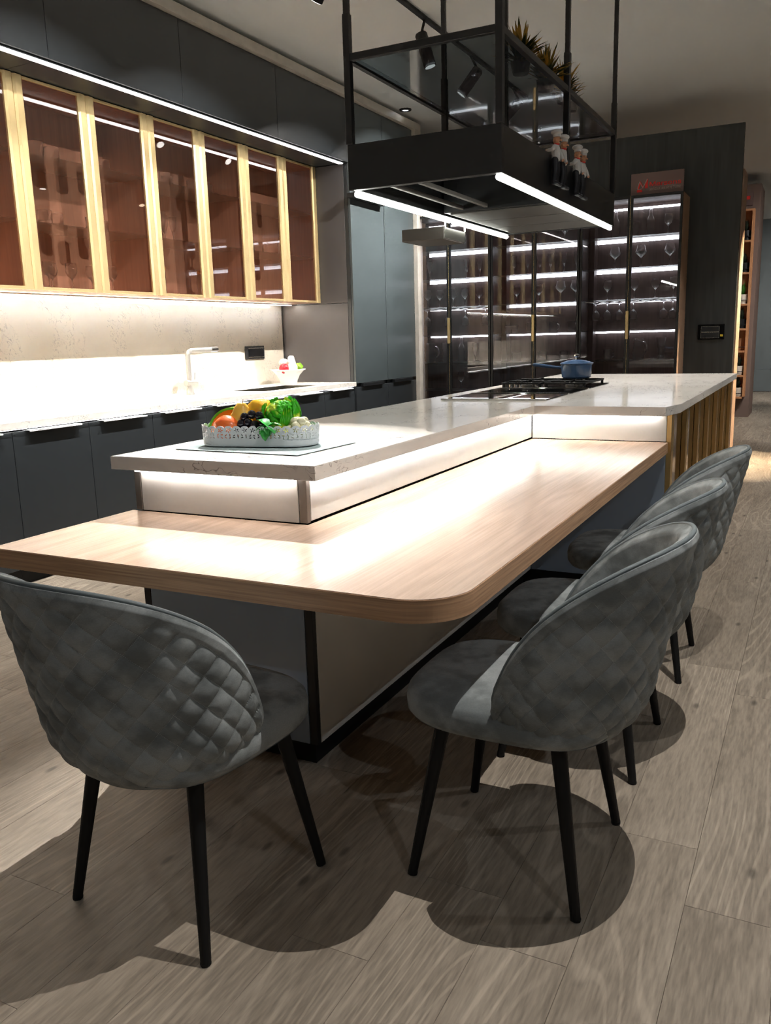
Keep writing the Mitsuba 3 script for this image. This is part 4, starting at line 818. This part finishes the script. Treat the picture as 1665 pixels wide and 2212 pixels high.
# ------------------------------------------------------------------ chairs
def chair_meshes():
    thm = math.radians(92); nth, ns = 390, 147
    th = np.linspace(-thm, thm, nth); s = np.linspace(0, 1, ns); q = np.abs(th) / thm
    zt = .445 + .407 * np.clip(1 - q ** 2.35, 0, 1) ** .5; zb = .388 + .035 * q ** 2.2
    Z = zb[:, None] + s[None, :] * (zt - zb)[:, None]
    t = (Z - .40) / .44
    curl = 1 - .16 * np.clip(1 - (Z - zb[:, None]) / .1, 0, 1) ** 2.2
    A = (.250 + .042 * t) * curl; B = (.262 + .10 * t) * curl; y0 = -.012
    sn, cs = np.sin(th)[:, None], np.cos(th)[:, None]
    e = 2 / 2.25
    X = A * np.sign(sn) * np.abs(sn) ** e; Y = y0 - B * np.sign(cs) * np.abs(cs) ** e
    X = X * (1 - .06 * np.clip(q[:, None] - .75, 0, 1) / .25)
    P = np.stack([X, Y, Z], -1)
    dU = np.gradient(P, axis=0); dV = np.gradient(P, axis=1); N = np.cross(dU, dV); N /= np.linalg.norm(N, axis=-1, keepdims=True) + 1e-9
    out = np.stack([X, Y - y0, X * 0], -1); N *= np.sign((N * out).sum(-1, keepdims=True) + 1e-9)
    arc = np.concatenate([[0], np.cumsum(np.linalg.norm(np.diff(P[:, ns // 2], axis=0), axis=1))]); arc -= arc[-1] / 2
    c = .050
    a = (arc[:, None] + Z - .4) / (c * 1.42); b = (arc[:, None] - Z + .4) / (c * 1.42)
    fa = np.abs(a - np.round(a)); fb = np.abs(b - np.round(b)); g = np.minimum(fa, fb)
    pil = np.clip(g / .5, 0, 1); h = .0082 * (np.sin(PI * fa) * np.sin(PI * fb)) ** .45
    rimd = (zt[:, None] - Z); fade = np.clip((rimd - .028) / .012, 0, 1) * np.clip((Z - zb[:, None]) / .03, 0, 1)
    h = h * fade + .006 * (1 - fade) * np.clip(rimd / .01, 0, 1)
    h += .0016 * (meshkit.fbm(P * 26, 3, 4) - .5)
    outer = P + N * h[..., None]
    th_in = .034 * np.clip(rimd / .02, .22, 1) ** .5 * np.clip((1 - q[:, None]) / .05, .25, 1) ** .5
    inner = P - N * th_in[..., None]
    ni = np.arange(0, nth, 3); nj = np.arange(0, ns, 3)
    if ni[-1] != nth - 1: ni = np.append(ni, nth - 1)
    if nj[-1] != ns - 1: nj = np.append(nj, ns - 1)
    rim_o = outer[:, -1]; rim_i = inner[:, -1]
    top = grid(np.stack([rim_o, rim_i], 1)); bot = grid(np.stack([inner[:, 0], outer[:, 0]], 1))
    e1 = grid(np.stack([inner[0], outer[0]], 0)); e2 = grid(np.stack([outer[-1], inner[-1]], 0))
    back = cat(grid(outer), top, bot, e1, e2)
    off = (fade < .99) * .0
    uvo = np.stack([np.where(fade > .5, a, np.floor(a) + .5), np.where(fade > .5, b, np.floor(b) + .5)], -1).reshape(-1, 2)
    uv = np.full((len(back.vertices), 2), .5); uv[:len(uvo)] = uvo; front = grid(inner[np.ix_(ni, nj)][::-1])
    path = (rim_o + rim_i) / 2 + np.array([0, 0, .001]); pipe = tube(np.vstack([[path[0] - [0, 0, .03]], path[::2], [path[-1] - [0, 0, .03]]]), .0055, 8)
    # seat cushion: superellipse loft
    sec = []
    n = 72; aa = np.linspace(0, 2 * PI, n, endpoint=False)
    def ring(k, z):
        cx, sy = np.cos(aa), np.sin(aa); ex = 2 / 3.3
        x = .236 * np.sign(cx) * np.abs(cx) ** ex * k; y = .254 * np.sign(sy) * np.abs(sy) ** ex * k
        x = x * (1 + .0 * y); return np.stack([x, y + .013, np.full(n, z) + .006 * np.clip(y / .22, -1, 1) * (z > .43)], -1)
    prof = [(.0, .392), (.8, .392), (.95, .398), (.995, .415), (1.0, .435), (.985, .453), (.94, .465), (.85, .472), (.6, .477), (.3, .479), (.0, .479)]
    seat = grid(np.stack([ring(k, z) for k, z in prof], 1), closed_u=True)
    legs = []
    for sx_ in (-1, 1):
        for yf, yt in ((.215, .15), (-.185, -.125)):
            legs.append(cat(tube([(sx_ * .155, yt, .393), (sx_ * .21, yf, .006)], [.0185, .0115], 16), tube([(sx_ * .209, yf - .0 , .0065), (sx_ * .211, yf, 0.0)], [.0125, .0115], 12)))
    frame = cat(bx(-.17, .17, .125, .165, .383, .393), bx(-.17, .17, -.14, -.1, .383, .393))
    return (back, uv), front, pipe, seat, legs, frame
back, front, pipe, seat, legs, frame = chair_meshes()
CH = {'backrest': ply(back[0], 'mat_velvet_quilt', True, uv=back[1]), 'inner_backrest': ply(front, 'mat_velvet', True), 'piping': ply(pipe, 'mat_piping', True), 'seat': ply(seat, 'mat_velvet', True), 'seat_frame': ply(frame, 'mat_black')}
LG = [ply(l, 'mat_black_matt', 40) for l in legs]
def chair(x, y, rz, lab, grp=None):
    t = thing('dining_chair', lab, 'chair', grp); tw = T().translate([x, y, 0]).rotate([0, 0, 1], rz)
    put(t, 'seat', CH['seat'], None, tw=tw)
    b = put(t, 'backrest', CH['backrest'], None, tw=tw, label='curved backrest with diamond quilted outside')
    put(b, 'inner_cushion', CH['inner_backrest'], None, tw=tw, label='smooth velvet inner side'); put(b, 'piping', CH['piping'], None, tw=tw, label='piping along the rim')
    put(t, 'seat_frame', CH['seat_frame'], None, tw=tw)
    for l in LG: put(t, 'leg', l, None, tw=tw, label='tapered black leg')
chair(-1.255, 1.392, -6, 'grey quilted velvet chair at the front end of the oak table')
chair(-.585, 1.855, 90, 'grey quilted velvet chair nearest the camera on the long side of the oak table', 'chairs along the long side of the oak table')
chair(-.585, 2.50, 90, 'grey quilted velvet chair in the middle of the row of three along the oak table', 'chairs along the long side of the oak table')
chair(-.575, 3.29, 91, 'grey quilted velvet chair nearest the gold ribs, last in the row of three', 'chairs along the long side of the oak table')
